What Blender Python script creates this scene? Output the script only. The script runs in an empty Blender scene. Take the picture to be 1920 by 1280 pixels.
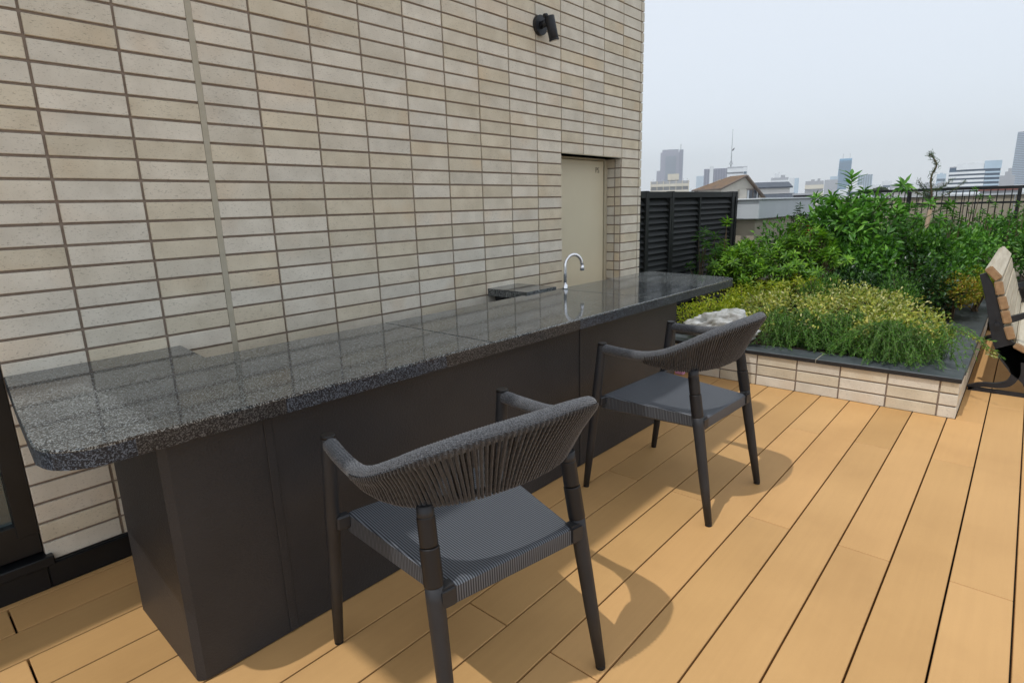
import bpy, bmesh, math, random
import numpy as np
from mathutils import Vector, Matrix
random.seed(7); RNG = np.random.default_rng(7)
S = bpy.context.scene
COL = S.collection
R = math.radians
PI = math.pi

# ------------------------------------------------------------------ camera
CAMP = Vector((-0.4269, -2.2218, 1.1495))
yaw, pit, rol = 0.730971247, -0.229048899, -0.0284679986
f = Vector((math.cos(pit)*math.cos(yaw), math.cos(pit)*math.sin(yaw), math.sin(pit)))
r0 = Vector((math.sin(yaw), -math.cos(yaw), 0)); u0 = r0.cross(f)
r1 = math.cos(rol)*r0+math.sin(rol)*u0; u1 = -math.sin(rol)*r0+math.cos(rol)*u0
cam = bpy.data.cameras.new('camera'); cam.sensor_width = 36; cam.lens = 1075.36/1920*36
cam.clip_start = 0.05; cam.clip_end = 9000
co = bpy.data.objects.new('camera', cam); COL.objects.link(co)
M = Matrix((r1, u1, -f)).transposed().to_4x4(); M.translation = CAMP
co.matrix_world = M
S.camera = co

# ------------------------------------------------------------------ world, sun, exposure
TOSUN = Vector((-0.46, 0.08, 1.0)).normalized()
W = bpy.data.worlds.new('World'); S.world = W; W.use_nodes = True
nt = W.node_tree; nt.nodes.clear()
sky = nt.nodes.new('ShaderNodeTexSky'); sky.sky_type = 'NISHITA'; sky.sun_disc = False
sky.sun_elevation = math.asin(TOSUN.z); sky.sun_rotation = math.atan2(TOSUN.x, TOSUN.y)
sky.altitude = 0; sky.air_density = 1.0; sky.dust_density = 1.5; sky.ozone_density = 1.5
# thin bright veil of summer haze mixed evenly into the clear sky
veil = nt.nodes.new('ShaderNodeMix'); veil.data_type = 'RGBA'; veil.inputs[0].default_value = .78
veil.inputs[7].default_value = (7.75, 8.2, 8.75, 1)
bg = nt.nodes.new('ShaderNodeBackground'); bg.inputs['Strength'].default_value = 0.12
out = nt.nodes.new('ShaderNodeOutputWorld')
nt.links.new(sky.outputs[0], veil.inputs[6]); nt.links.new(veil.outputs[2], bg.inputs[0]); nt.links.new(bg.outputs[0], out.inputs[0])
sl = bpy.data.lights.new('sun', 'SUN'); sl.energy = 2.0; sl.angle = R(0.55); sl.color = (1.0, 0.985, 0.96)
so = bpy.data.objects.new('sun', sl); COL.objects.link(so); so.location = (-4, 1, 9)
so.rotation_euler = (-TOSUN).to_track_quat('-Z', 'Y').to_euler()
S.view_settings.view_transform = 'Standard'; S.view_settings.look = 'None'
S.view_settings.gamma = 1.0; S.view_settings.use_curve_mapping = False
S.view_settings.exposure = 0.12

# ------------------------------------------------------------------ materials
def mat(name, color=(.5,.5,.5), rough=.5, metal=0, spec=.5, coat=0, trans=0):
    m = bpy.data.materials.new(name); m.use_nodes = True
    b = m.node_tree.nodes['Principled BSDF']
    b.inputs['Base Color'].default_value = (*color, 1)
    b.inputs['Roughness'].default_value = rough; b.inputs['Metallic'].default_value = metal
    b.inputs['Specular IOR Level'].default_value = spec
    if coat: b.inputs['Coat Weight'].default_value = coat; b.inputs['Coat Roughness'].default_value = .03
    if trans: b.inputs['Transmission Weight'].default_value = trans
    return m
class NB:
    """small helper round a material's node tree"""
    def __init__(s, m): s.m = m; s.t = m.node_tree; s.b = s.t.nodes['Principled BSDF']
    def n(s, typ, **kw):
        x = s.t.nodes.new('ShaderNode'+typ)
        for k, v in kw.items():
            if k.startswith('i_'): x.inputs[k[2:].replace('_', ' ')].default_value = v
            else: setattr(x, k, v)
        return x
    def l(s, a, b): s.t.links.new(a, b)
    def coords(s, scale=(1,1,1), obj=True, rot=(0,0,0), rand=False):
        tc = s.n('TexCoord'); mp = s.n('Mapping'); mp.inputs['Scale'].default_value = scale
        mp.inputs['Rotation'].default_value = rot
        s.l(tc.outputs['Object' if obj else 'Generated'], mp.inputs['Vector'])
        if rand:
            oi = s.n('ObjectInfo'); mu = s.n('Math', operation='MULTIPLY'); mu.inputs[1].default_value = 37.0
            cb = s.n('CombineXYZ'); s.l(oi.outputs['Random'], mu.inputs[0])
            for k in range(3): s.l(mu.outputs[0], cb.inputs[k])
            s.l(cb.outputs[0], mp.inputs['Location'])
        return mp.outputs[0]
    def ramp(s, fac, stops, interp='LINEAR'):
        r = s.n('ValToRGB'); e = r.color_ramp.elements; r.color_ramp.interpolation = interp
        while len(e) > 1: e.remove(e[-1])
        e[0].position = stops[0][0]; e[0].color = (*stops[0][1], 1)
        for p, c in stops[1:]:
            q = e.new(p); q.color = (*c, 1)
        s.l(fac, r.inputs[0]); return r.outputs[0]
    def mix(s, fac, a, b, typ='MIX'):
        x = s.n('Mix', data_type='RGBA', blend_type=typ)
        for v, i in ((fac, 0), (a, 6), (b, 7)):
            if isinstance(v, (int, float)): x.inputs[i].default_value = v
            elif isinstance(v, tuple): x.inputs[i].default_value = (*v, 1)
            else: s.l(v, x.inputs[i])
        return x.outputs[2]
    def bump(s, h, strength=.3, dist=.002, prev=None):
        b = s.n('Bump'); b.inputs['Strength'].default_value = strength; b.inputs['Distance'].default_value = dist
        s.l(h, b.inputs['Height'])
        if prev: s.l(prev, b.inputs['Normal'])
        return b.outputs[0]
    def noise(s, vec, scale, detail=3, rough=.5):
        x = s.n('TexNoise'); x.inputs['Scale'].default_value = scale; x.inputs['Detail'].default_value = detail
        x.inputs['Roughness'].default_value = rough; s.l(vec, x.inputs['Vector']); return x.outputs[0]
    def color(s, c): s.l(c, s.b.inputs['Base Color'])
    def normal(s, c): s.l(c, s.b.inputs['Normal'])

def tile_mat(name, base, light):
    m = mat(name, base, .75, spec=.25); N = NB(m)
    v = N.coords((1,1,1), rand=True)
    big = N.noise(v, 9, 3)
    c = N.ramp(big, [(.3, tuple(x*.93 for x in base)), (.7, light)])
    stain = N.noise(v, 3.2, 2)
    sf = N.ramp(stain, [(.56, (0,0,0)), (.72, (1,1,1))])
    c = N.mix(N.mix(.35, (0,0,0), sf), c, (base[0]*1.05, base[1]*.86, base[2]*.68))
    vs = N.coords((105,105,320), rand=True)
    st = N.noise(vs, 1.0, 2, .7)
    pits = N.ramp(st, [(.33, (1,1,1)), (.385, (0,0,0))])
    c = N.mix(N.mix(.42, (0,0,0), pits), c, (.16,.13,.10))
    oi = N.n('ObjectInfo'); rr = N.ramp(oi.outputs['Random'], [(0, (.93,.93,.93)), (1, (1.05,1.04,1.03))])
    c = N.mix(1.0, c, rr, 'MULTIPLY')
    N.color(c)
    fine = N.noise(N.coords((1,1,1), rand=True), 420, 3, .6)
    b1 = N.bump(fine, .35, .0008)
    inv = N.ramp(st, [(.33, (0,0,0)), (.42, (1,1,1))])
    N.normal(N.bump(inv, .5, .0012, b1))
    return m
M_TW = tile_mat('tile_warm', (.625,.550,.415), (.705,.635,.495))
M_TC = tile_mat('tile_cool', (.665,.612,.51), (.75,.70,.595))
M_TM = tile_mat('tile_mid', (.645,.585,.47), (.725,.665,.55))
def simple_noise(name, a, b, scale, rough=.7, bump=.3, dist=.002, spec=.4, bs=None, detail=4):
    m = mat(name, a, rough, spec=spec); N = NB(m); v = N.coords()
    N.color(N.ramp(N.noise(v, scale, detail, .6), [(.3, a), (.7, b)]))
    N.normal(N.bump(N.noise(v, bs or scale*6, 3, .6), bump, dist)); return m
M_GROUT = simple_noise('grout', (.22,.170,.132), (.29,.232,.185), 60, .95, .5, .002)
M_SEAL = simple_noise('sealant', (.40,.36,.27), (.45,.41,.32), 20, .6, .1)
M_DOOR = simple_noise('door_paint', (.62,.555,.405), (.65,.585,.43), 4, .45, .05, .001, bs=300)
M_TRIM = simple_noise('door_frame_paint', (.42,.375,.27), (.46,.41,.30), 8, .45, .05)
M_LETTER = mat('door_letters', (.22,.19,.14), .6)
M_BLACK = simple_noise('black_aluminium', (.005,.0055,.0065), (.009,.010,.0115), 12, .38, .05, .001)
M_FENCE = simple_noise('fence_black', (.003,.0045,.004), (.0055,.0075,.007), 6, .6, .05, .001)
M_LAMP = simple_noise('lamp_black', (.012,.013,.016), (.018,.019,.023), 30, .45, .1, .0005, bs=900)
M_LENS = mat('lamp_lens', (.55,.52,.46), .15)
M_GLASS = mat('window_glass', (.25,.33,.33), .03, spec=.9, coat=.5)
M_CURT = simple_noise('curtain', (.38,.42,.40), (.50,.54,.52), 8, .9, .3)
M_CHROME = mat('chrome', (.82,.83,.85), .06, metal=1)
M_WHITE_LABEL = mat('label_white', (.75,.75,.76), .4)

def granite(name, dark, mid, lite, warm=None, coat=True, seed=0):
    m = mat(name, mid, .075 if coat else .34, spec=.55 if coat else .3); N = NB(m)
    v = N.coords((1,1,1))
    vo = N.n('TexVoronoi'); vo.inputs['Scale'].default_value = 430; N.l(v, vo.inputs['Vector'])
    sep = N.n('SeparateColor'); N.l(vo.outputs['Color'], sep.inputs[0])
    n2 = N.noise(v, 190, 4, .7)
    ad = N.n('Math', operation='ADD'); N.l(sep.outputs[0], ad.inputs[0]); N.l(n2, ad.inputs[1])
    stops = [(.52, dark), (.72, mid), (.98, mid), (1.16/1.5+.30, lite)]
    mu = N.n('Math', operation='MULTIPLY'); mu.inputs[1].default_value = .62; N.l(ad.outputs[0], mu.inputs[0])
    c = N.ramp(mu.outputs[0], [(.30, dark), (.50, mid), (.66, mid), (.84, lite)])
    big = N.noise(v, 6, 3)
    c = N.mix(1.0, c, N.ramp(big, [(.3, (.86,.86,.88)), (.7, (1.12,1.1,1.08))]), 'MULTIPLY')
    N.color(c)
    if coat:
        rr = N.ramp(n2, [(.3, (.05,)*3), (.7, (.10,)*3)]); N.l(rr, N.b.inputs['Roughness'])
    return m
M_GR = granite('granite_polished', (.008,.010,.012), (.040,.046,.049), (.28,.30,.295))
M_GE = granite('granite_edge_dark', (.005,.006,.009), (.017,.021,.028), (.12,.145,.18), coat=False)
M_GB = granite('granite_edge_deck_reflection', (.006,.006,.0065), (.021,.020,.020), (.11,.108,.105), coat=False)
M_GK = granite('granite_edge_black', (.004,.005,.006), (.014,.016,.020), (.10,.11,.125), coat=False)
M_CHIP = simple_noise('seam_line', (.03,.03,.03), (.04,.04,.04), 50, .8)

def base_paint():
    m = mat('counter_base_paint', (.028,.027,.029), .46, spec=.4); N = NB(m); v = N.coords()
    N.color(N.ramp(N.noise(v, 5, 3), [(.3, (.024,.0235,.0255)), (.7, (.032,.031,.033))]))
    a = N.noise(v, 170, 3, .55); N.normal(N.bump(a, .85, .0022)); return m
M_BASE = base_paint()

def deck_mat(name, a, b):
    m = mat(name, a, .62, spec=.3); N = NB(m)
    v = N.coords((1,1,1), rand=True)
    c = N.ramp(N.noise(v, 1.6, 3), [(.3, a), (.7, b)])
    gv = N.coords((3, 60, 60), rand=True)
    g = N.noise(gv, 1.0, 4, .6)
    c = N.mix(1.0, c, N.ramp(g, [(.3, (.975,.97,.965)), (.7, (1.015,1.015,1.015))]), 'MULTIPLY')
    sp = N.noise(v, 240, 2, .8)
    c = N.mix(N.ramp(sp, [(.70, (0,0,0)), (.8, (.35,)*3)]), c, (.24,.14,.07))
    st = N.noise(N.coords((2.2, 5, 5), rand=True), 1.3, 5, .75)
    c = N.mix(N.ramp(st, [(.66, (0,0,0)), (.80, (.22,)*3)]), c, (.30,.19,.10))
    ge = N.n('NewGeometry')
    c = N.mix(1.0, c, N.ramp(N.noise(ge.outputs['Position'], 1.7, 5, .6), [(.32, (.90,.885,.865)), (.55, (1,1,1)), (.75, (1.03,1.03,1.04))]), 'MULTIPLY')
    sm = N.noise(ge.outputs['Position'], 11, 4, .75)
    c = N.mix(N.ramp(sm, [(.70, (0,0,0)), (.78, (.30,)*3)]), c, (.22,.14,.075))
    rn = N.n('ObjectInfo')
    c = N.mix(1.0, c, N.ramp(rn.outputs['Random'], [(0, (.91,.90,.86)), (.5, (1,1,1)), (1, (1.03,1.0,.97))]), 'MULTIPLY')
    N.color(c)
    f1 = N.noise(N.coords((90, 320, 320), rand=True), 1.0, 4, .7)
    N.normal(N.bump(f1, .5, .0007)); 
    return m
M_DECK = deck_mat('deck_board', (.535,.312,.124), (.600,.354,.143))
M_DARK = mat('under_deck_black', (.012,.010,.009), .95, spec=.1)

def rope_mat(name, ca, cb):
    m = mat(name, ca, .8, spec=.35); N = NB(m)
    v = N.coords((1,1,1)); 
    w = N.n('TexWave', wave_type='BANDS', bands_direction='DIAGONAL'); w.inputs['Scale'].default_value = 95
    w.inputs['Distortion'].default_value = 1.2; N.l(v, w.inputs['Vector'])
    nn = N.noise(v, 380, 2, .7)
    N.color(N.mix(N.ramp(nn, [(.40, (0,0,0)), (.66, (1,1,1))]), ca, cb))
    N.normal(N.bump(w.outputs[0], .55, .0012, N.bump(nn, .6, .001)))
    N.b.inputs['Sheen Weight'].default_value = .25
    return m
M_ROPE = rope_mat('rope_shaded', (.009,.008,.008), (.044,.038,.036)); M_ROPET = rope_mat('rope_skylit', (.030,.031,.035), (.135,.14,.15))  # same rope: pale one paints sky light on rail, dark one shade between cords
def seat_mat(name, period, lite, dark, ax=0):
    m = mat(name, lite, .55, spec=.4); N = NB(m)
    tc = N.n('TexCoord'); sp = N.n('SeparateXYZ'); N.l(tc.outputs['Object'], sp.inputs[0])
    a = N.n('Math', operation='MULTIPLY_ADD'); a.inputs[1].default_value = .06; N.l(sp.outputs[1-ax], a.inputs[0]); N.l(sp.outputs[ax], a.inputs[2])
    b = N.n('Math', operation='MULTIPLY'); b.inputs[1].default_value = 2*PI/period; N.l(a.outputs[0], b.inputs[0])
    s = N.n('Math', operation='SINE'); N.l(b.outputs[0], s.inputs[0])
    g = N.n('Math', operation='MULTIPLY_ADD'); g.inputs[1].default_value = .5; g.inputs[2].default_value = .5; N.l(s.outputs[0], g.inputs[0])
    c = N.ramp(g.outputs[0], [(.25, dark), (.75, lite)])
    k = N.n('Math', operation='MULTIPLY'); k.inputs[1].default_value = 2*PI/.0022; N.l(sp.outputs[1-ax], k.inputs[0])
    s2 = N.n('Math', operation='SINE'); N.l(k.outputs[0], s2.inputs[0])
    g2 = N.n('Math', operation='MULTIPLY_ADD'); g2.inputs[1].default_value = .12; g2.inputs[2].default_value = .9; N.l(s2.outputs[0], g2.inputs[0])
    c = N.mix(1.0, c, g2.outputs[0], 'MULTIPLY'); N.color(c)
    N.normal(N.bump(g.outputs[0], .5, .0008)); return m
M_SEAT = seat_mat('seat_weave', .0062, (.15,.162,.182), (.018,.021,.027)); M_SEATS = seat_mat('seat_weave_side', .0060, (.12,.125,.135), (.015,.017,.021), 1)
M_FRAME = simple_noise('chair_frame', (.021,.021,.023), (.028,.028,.030), 14, .5, .12, .0004, bs=700)
M_SLEEVE = simple_noise('chair_sleeve', (.009,.008,.008), (.013,.011,.011), 14, .45, .1, .0004, bs=500)
M_RUBBER = mat('rubber', (.01,.01,.01), .8)
M_CAP = simple_noise('planter_cap_stone', (.045,.055,.060), (.085,.098,.105), 7, .45, .35, .0025, bs=60)
M_CAPF = simple_noise('planter_cap_edge', (.014,.013,.013), (.024,.022,.022), 30, .6, .3)
M_SOIL = simple_noise('soil', (.020,.014,.009), (.05,.036,.024), 25, .95, .8, .02)
M_WOODL = None
def wood(name, a, b, sc=(2,40,40), rough=.6):
    m = mat(name, a, rough); N = NB(m); g = N.noise(N.coords(sc, rand=True), 1.0, 4, .6)
    N.color(N.ramp(g, [(.3, a), (.7, b)])); N.normal(N.bump(g, .3, .0008)); return m
M_SLAT = wood('bench_slat_wood', (.40,.335,.235), (.58,.52,.40))
M_SLATE = wood('bench_slat_end', (.27,.155,.075), (.40,.25,.13), (40,40,40))
M_IRON = simple_noise('bench_cast_iron', (.012,.014,.018), (.020,.023,.030), 20, .38, .25, .0008, bs=250)
M_STAKE = wood('stake_wood', (.22,.15,.09), (.34,.24,.15), (30,30,3))
M_STEM = simple_noise('plant_stem', (.09,.06,.035), (.17,.12,.07), 30, .85, .4)
M_STEMG = simple_noise('green_stem', (.07,.11,.035), (.13,.17,.06), 30, .7, .2)
M_BAG = None
def bag():
    m = mat('plastic_bag', (.66,.68,.68), .35, spec=.5); N = NB(m); v = N.coords()
    N.color(N.ramp(N.noise(v, 9, 4, .6), [(.35, (.30,.30,.27)), (.62, (.60,.62,.63))]))
    N.normal(N.bump(N.noise(v, 22, 5, .65), .9, .01)); N.b.inputs['Subsurface Weight'].default_value = .1
    N.b.inputs['Subsurface Radius'].default_value = (.02,.02,.02); return m
M_BAG = bag()
M_PINK = mat('carton_pink', (.72,.35,.55), .4)

def leaf_mat(name, cols, rough=.45, trans=.25):
    m = bpy.data.materials.new(name); m.use_nodes = True; N = NB(m); b = N.b
    g = N.n('NewGeometry')
    c = N.ramp(g.outputs['Random Per Island'], [(i/(len(cols)-1 or 1), c) for i, c in enumerate(cols)])
    v = N.coords(); c = N.mix(1.0, c, N.ramp(N.noise(v, 4, 3), [(.3, (.55,.60,.62)), (.7, (1.2,1.18,1.1))]), 'MULTIPLY')
    N.color(c); b.inputs['Roughness'].default_value = rough; b.inputs['Specular IOR Level'].default_value = .4
    tr = N.n('BsdfTranslucent'); N.l(N.mix(1.0, c, (1.25,1.35,.75), 'MULTIPLY'), tr.inputs['Color'])
    mx = N.n('MixShader'); mx.inputs[0].default_value = trans
    o = m.node_tree.nodes['Material Output']
    N.l(b.outputs[0], mx.inputs[1]); N.l(tr.outputs[0], mx.inputs[2]); N.l(mx.outputs[0], o.inputs[0]); return m
L_AZ = leaf_mat('leaf_azalea', [(.05,.13,.012), (.10,.24,.018), (.16,.34,.022), (.24,.42,.03)])
L_DK = leaf_mat('leaf_dark', [(.010,.035,.008), (.02,.06,.012), (.035,.10,.018), (.06,.14,.022)], .3, .12)
L_TALL = leaf_mat('leaf_tall', [(.035,.12,.014), (.065,.20,.02), (.11,.30,.028), (.18,.40,.04)])
L_MID = leaf_mat('leaf_mid', [(.025,.09,.010), (.05,.16,.015), (.09,.25,.022), (.15,.32,.03)])
L_VAR = leaf_mat('leaf_variegated', [(.12,.24,.02), (.48,.48,.06), (.70,.64,.17), (.32,.40,.04), (.80,.74,.38), (.16,.28,.03), (.66,.56,.16)], .5, .25)
L_YG = leaf_mat('leaf_yellowgreen', [(.16,.27,.012), (.36,.42,.02), (.52,.52,.03), (.24,.34,.02)], .5, .3)
L_ROS = leaf_mat('leaf_rosemary', [(.04,.13,.018), (.08,.22,.025), (.13,.31,.035), (.20,.38,.06)], .5, .2)
L_NAN = leaf_mat('leaf_nandina', [(.30,.34,.03), (.46,.38,.03), (.50,.24,.03), (.20,.30,.03), (.42,.42,.05)], .5, .3)
L_RED = leaf_mat('leaf_red', [(0.336,0.060,0.024), (0.420,0.108,0.036)], .5, .2)
L_CON = leaf_mat('leaf_conifer', [(0.045,0.090,0.038), (0.075,0.135,0.060), (0.105,0.180,0.075)], .6, .1)
L_FAR = leaf_mat('leaf_far', [(0.036,0.066,0.024), (0.060,0.096,0.036), (0.096,0.120,0.048)], .7, .1)

def flat(name, c, rough=.8, b=None, sc=.4): return simple_noise(name, c, b or tuple(x*1.12 for x in c), sc, rough, .1, .01)
C_CONC = simple_noise('parapet_paint', (.54,.57,.59), (.60,.63,.65), 3, .8, .2, .002, bs=90)
C_BEIGE = simple_noise('beige_wall', (.40,.35,.26), (.47,.42,.33), 2, .85, .3, .004, bs=60)
C_CITY = simple_noise('city_ground', (.24,.245,.24), (.38,.385,.38), .05, .9, .1)
C_ROOFB = None
def tileroof(name, a, b, c):
    m = mat(name, a, .85); N = NB(m); v = N.coords((1,1,1))
    w = N.n('TexWave', bands_direction='X'); w.inputs['Scale'].default_value = 2.2; w.inputs['Distortion'].default_value = .6; N.l(v, w.inputs['Vector'])
    base = N.ramp(N.noise(v, .9, 5, .7), [(.35, a), (.5, b), (.65, c)])
    N.color(N.mix(1.0, base, N.ramp(w.outputs[0], [(0, (.6,.6,.6)), (1, (1.1,1.1,1.1))]), 'MULTIPLY'))
    N.normal(N.bump(w.outputs[0], .6, .03)); return m
C_ROOFB = tileroof('roof_rust', (.075,.055,.042), (.20,.115,.05), (.095,.068,.052))
C_ROOFG = tileroof('roof_slate', (.06,.075,.095), (.075,.09,.115), (.065,.08,.10))
C_HOUSE = flat('house_render', (.50,.47,.41), .85, (.56,.53,.46), 1.5)
C_HOUSEW = flat('house_white', (.60,.58,.55), .85)
C_TRIM = flat('house_trim', (.13,.10,.08), .7)
C_WINDK = mat('house_window', (.02,.03,.05), .12, spec=.8)
C_CURT = flat('house_curtain', (.55,.58,.60))
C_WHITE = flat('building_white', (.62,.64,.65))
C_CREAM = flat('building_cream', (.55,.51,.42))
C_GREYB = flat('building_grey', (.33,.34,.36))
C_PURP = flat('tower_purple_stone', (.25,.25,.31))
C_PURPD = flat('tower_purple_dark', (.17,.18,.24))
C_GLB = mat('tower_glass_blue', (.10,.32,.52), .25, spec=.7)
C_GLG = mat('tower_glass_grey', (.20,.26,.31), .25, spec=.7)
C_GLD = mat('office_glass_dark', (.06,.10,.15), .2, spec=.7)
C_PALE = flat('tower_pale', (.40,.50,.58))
C_RED = flat('red_brown_roof', (.16,.06,.045))
C_MAST = mat('mast_grey', (.30,.32,.34), .5)
C_BIRD = mat('mast_dark', (.05,.05,.06), .6)

# ------------------------------------------------------------------ mesh helpers
def obj(name, me, m=None, parent=None, kind=None, loc=None, rotz=None):
    o = bpy.data.objects.new(name, me); COL.objects.link(o)
    if m is not None and not me.materials: me.materials.append(m)
    if parent is not None: o.parent = parent
    if kind: o['kind'] = kind
    if loc is not None: o.location = loc
    if rotz: o.rotation_euler = (0, 0, rotz)
    return o
def mesh_from(name, V, F, smooth=False):
    me = bpy.data.meshes.new(name); me.from_pydata([tuple(v) for v in V], [], F); me.update()
    if smooth: me.polygons.foreach_set('use_smooth', [True]*len(me.polygons))
    return me
def tag(o, label, cat, group=None, kind=None):
    o['label'] = label; o['category'] = cat
    if group: o['group'] = group
    if kind: o['kind'] = kind
    return o
def thing(name, label, cat, loc=(0,0,0), rotz=0, group=None):
    o = bpy.data.objects.new(name, None); COL.objects.link(o); o.location = loc; o.rotation_euler = (0,0,rotz)
    o.empty_display_size = .1
    return tag(o, label, cat, group)
def bm_mesh(bm, name='m', smooth=False):
    bmesh.ops.recalc_face_normals(bm, faces=bm.faces)
    me = bpy.data.meshes.new(name); bm.to_mesh(me); bm.free()
    if smooth: me.polygons.foreach_set('use_smooth', [True]*len(me.polygons))
    return me
def box_into(bm, lo, hi, mtx=None):
    vs = []
    for z in (lo[2], hi[2]):
        for x, y in ((lo[0],lo[1]), (hi[0],lo[1]), (hi[0],hi[1]), (lo[0],hi[1])):
            p = Vector((x,y,z)); vs.append(bm.verts.new(mtx @ p if mtx else p))
    fs = [(3,2,1,0), (4,5,6,7), (0,1,5,4), (1,2,6,5), (2,3,7,6), (3,0,4,7)]
    return [bm.faces.new([vs[i] for i in q]) for q in fs]
def box_me(lo, hi, bev=0, seg=1):
    bm = bmesh.new(); box_into(bm, lo, hi)
    if bev: bmesh.ops.bevel(bm, geom=bm.edges[:], offset=bev, segments=seg, affect='EDGES', profile=.5)
    return bm_mesh(bm, 'box')
def box(name, lo, hi, m, parent=None, bev=0, kind=None, seg=1):
    c = [(a+b)/2 for a, b in zip(lo, hi)]
    l2 = [a-q for a, q in zip(lo, c)]; h2 = [b-q for b, q in zip(hi, c)]
    return obj(name, box_me(l2, h2, bev, seg), m, parent, kind, c)
def boxes(name, L, m, parent=None, kind=None):
    bm = bmesh.new()
    for lo, hi in L: box_into(bm, lo, hi)
    return obj(name, bm_mesh(bm, name), m, parent, kind)
def prism_me(pts, z0, z1, bev=0):
    """polygon in x,y extruded from z0 to z1; bev rounds the top outline"""
    bm = bmesh.new(); n = len(pts)
    a = [bm.verts.new((p[0], p[1], z0)) for p in pts]; b = [bm.verts.new((p[0], p[1], z1)) for p in pts]
    bm.faces.new(a[::-1]); top = bm.faces.new(b)
    for i in range(n): bm.faces.new((a[i], a[(i+1) % n], b[(i+1) % n], b[i]))
    if bev:
        bmesh.ops.bevel(bm, geom=list(top.edges), offset=bev, segments=2, affect='EDGES', profile=.5)
    return bm_mesh(bm, 'prism')
def frames(path):
    P = [Vector(p) for p in path]; T = []
    for i in range(len(P)):
        a = P[max(i-1,0)]; b = P[min(i+1,len(P)-1)]; T.append((b-a).normalized())
    up = Vector((0,0,1)) if abs(T[0].z) < .9 else Vector((1,0,0))
    n = (up - T[0]*up.dot(T[0])).normalized(); out = []
    for i, t in enumerate(T):
        n = (n - t*n.dot(t)).normalized(); out.append((P[i], t, n, t.cross(n)))
    return out
def tube_me(path, rad, sides=8, caps=True, closed=False, squash=1.0):
    rad = [rad]*len(path) if isinstance(rad, (int, float)) else rad
    V = []; F = []
    for i, (p, t, n, b) in enumerate(frames(path)):
        for k in range(sides):
            a = 2*PI*k/sides; V.append(p + (n*math.cos(a) + b*math.sin(a)*squash)*rad[i])
    m = len(path)
    for i in range(m-1 if not closed else m):
        j = (i+1) % m
        for k in range(sides):
            k2 = (k+1) % sides; F.append((i*sides+k, i*sides+k2, j*sides+k2, j*sides+k))
    if caps and not closed:
        F.append(tuple(range(sides))[::-1]); F.append(tuple((m-1)*sides+k for k in range(sides)))
    return V, F
def tube(name, path, rad, m, parent=None, sides=10, caps=True, smooth=True, kind=None, squash=1.0):
    V, F = tube_me(path, rad, sides, caps, squash=squash); me = mesh_from(name, V, F, smooth)
    if smooth and caps:
        me.polygons[len(F)-1].use_smooth = False; me.polygons[len(F)-2].use_smooth = False
    return obj(name, me, m, parent, kind)
def merge(parts):
    V = []; F = []
    for v, f in parts:
        o = len(V); V += list(v); F += [tuple(i+o for i in q) for q in f]
    return V, F
def cr(pts, n=8):
    """Catmull-Rom through points"""
    P = [Vector(p) for p in pts]; P = [2*P[0]-P[1]] + P + [2*P[-1]-P[-2]]; out = []
    for i in range(1, len(P)-2):
        for k in range(n):
            t = k/n; a, b, c, d = P[i-1], P[i], P[i+1], P[i+2]
            out.append(.5*((2*b)+(c-a)*t+(2*a-5*b+4*c-d)*t*t+(3*b-a-3*c+d)*t**3))
    out.append(P[-2]); return out

# ================================================================== SETTING
ground = obj('ground', mesh_from('ground', [(-3000,-3000,-14), (4000,-3000,-14), (4000,3000,-14), (-3000,3000,-14)], [(0,1,2,3)]), C_CITY, None, 'structure')
roof_slab = box('roof_terrace_slab', (-4,-7,-13.9), (8.4,6,-.12), C_GREYB, None, 0, 'structure')

# deck of boards
deck = box('deck', (-3.0,-6.5,-.115), (8.2,-.002,-.032), M_DARK, None, 0, 'structure')
PITCH = .15264; GAP = .0052
rnd = random.Random(3)
def plank(x0, x1, y0, y1):
    o = box('plank', (x0, y0, -.028), (x1, y1, 0), M_DECK, None, .0016)
    o.parent = deck; o.matrix_parent_inverse = Matrix.Translation(deck.location).inverted()
    return o
box_first = (-2.8, -.3)
plank(-2.6, 3.22, -.039+.0026, -.0125)
for k in range(0, 32):
    ytop = -.039 - k*PITCH - GAP/2; ybot = ytop - PITCH + GAP
    xe = 3.236 if ybot > -2.056 else 8.0
    if ytop > -2.056 > ybot: xe = 3.236
    if ytop > -2.056 > ybot:
        for a, b in ((3.2375, 5.6), (5.602, 8.0)): plank(a, b, ybot, -2.0585)
    js = [-2.6] + ([-.33, 1.6, 3.6, 5.6] if k % 2 == 0 else [-1.4, .59, 2.6, 4.6, 6.6]) + [9]
    for a, b in zip(js, js[1:]):
        a2 = a + .0016; b2 = min(b - .0016, xe)
        if a in (-2.6,): a2 = a
        if k in (0, 2) and b == -.33: b2 = b - .004
        if b2 - a2 > .05: plank(a2, b2, ybot, ytop)

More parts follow.
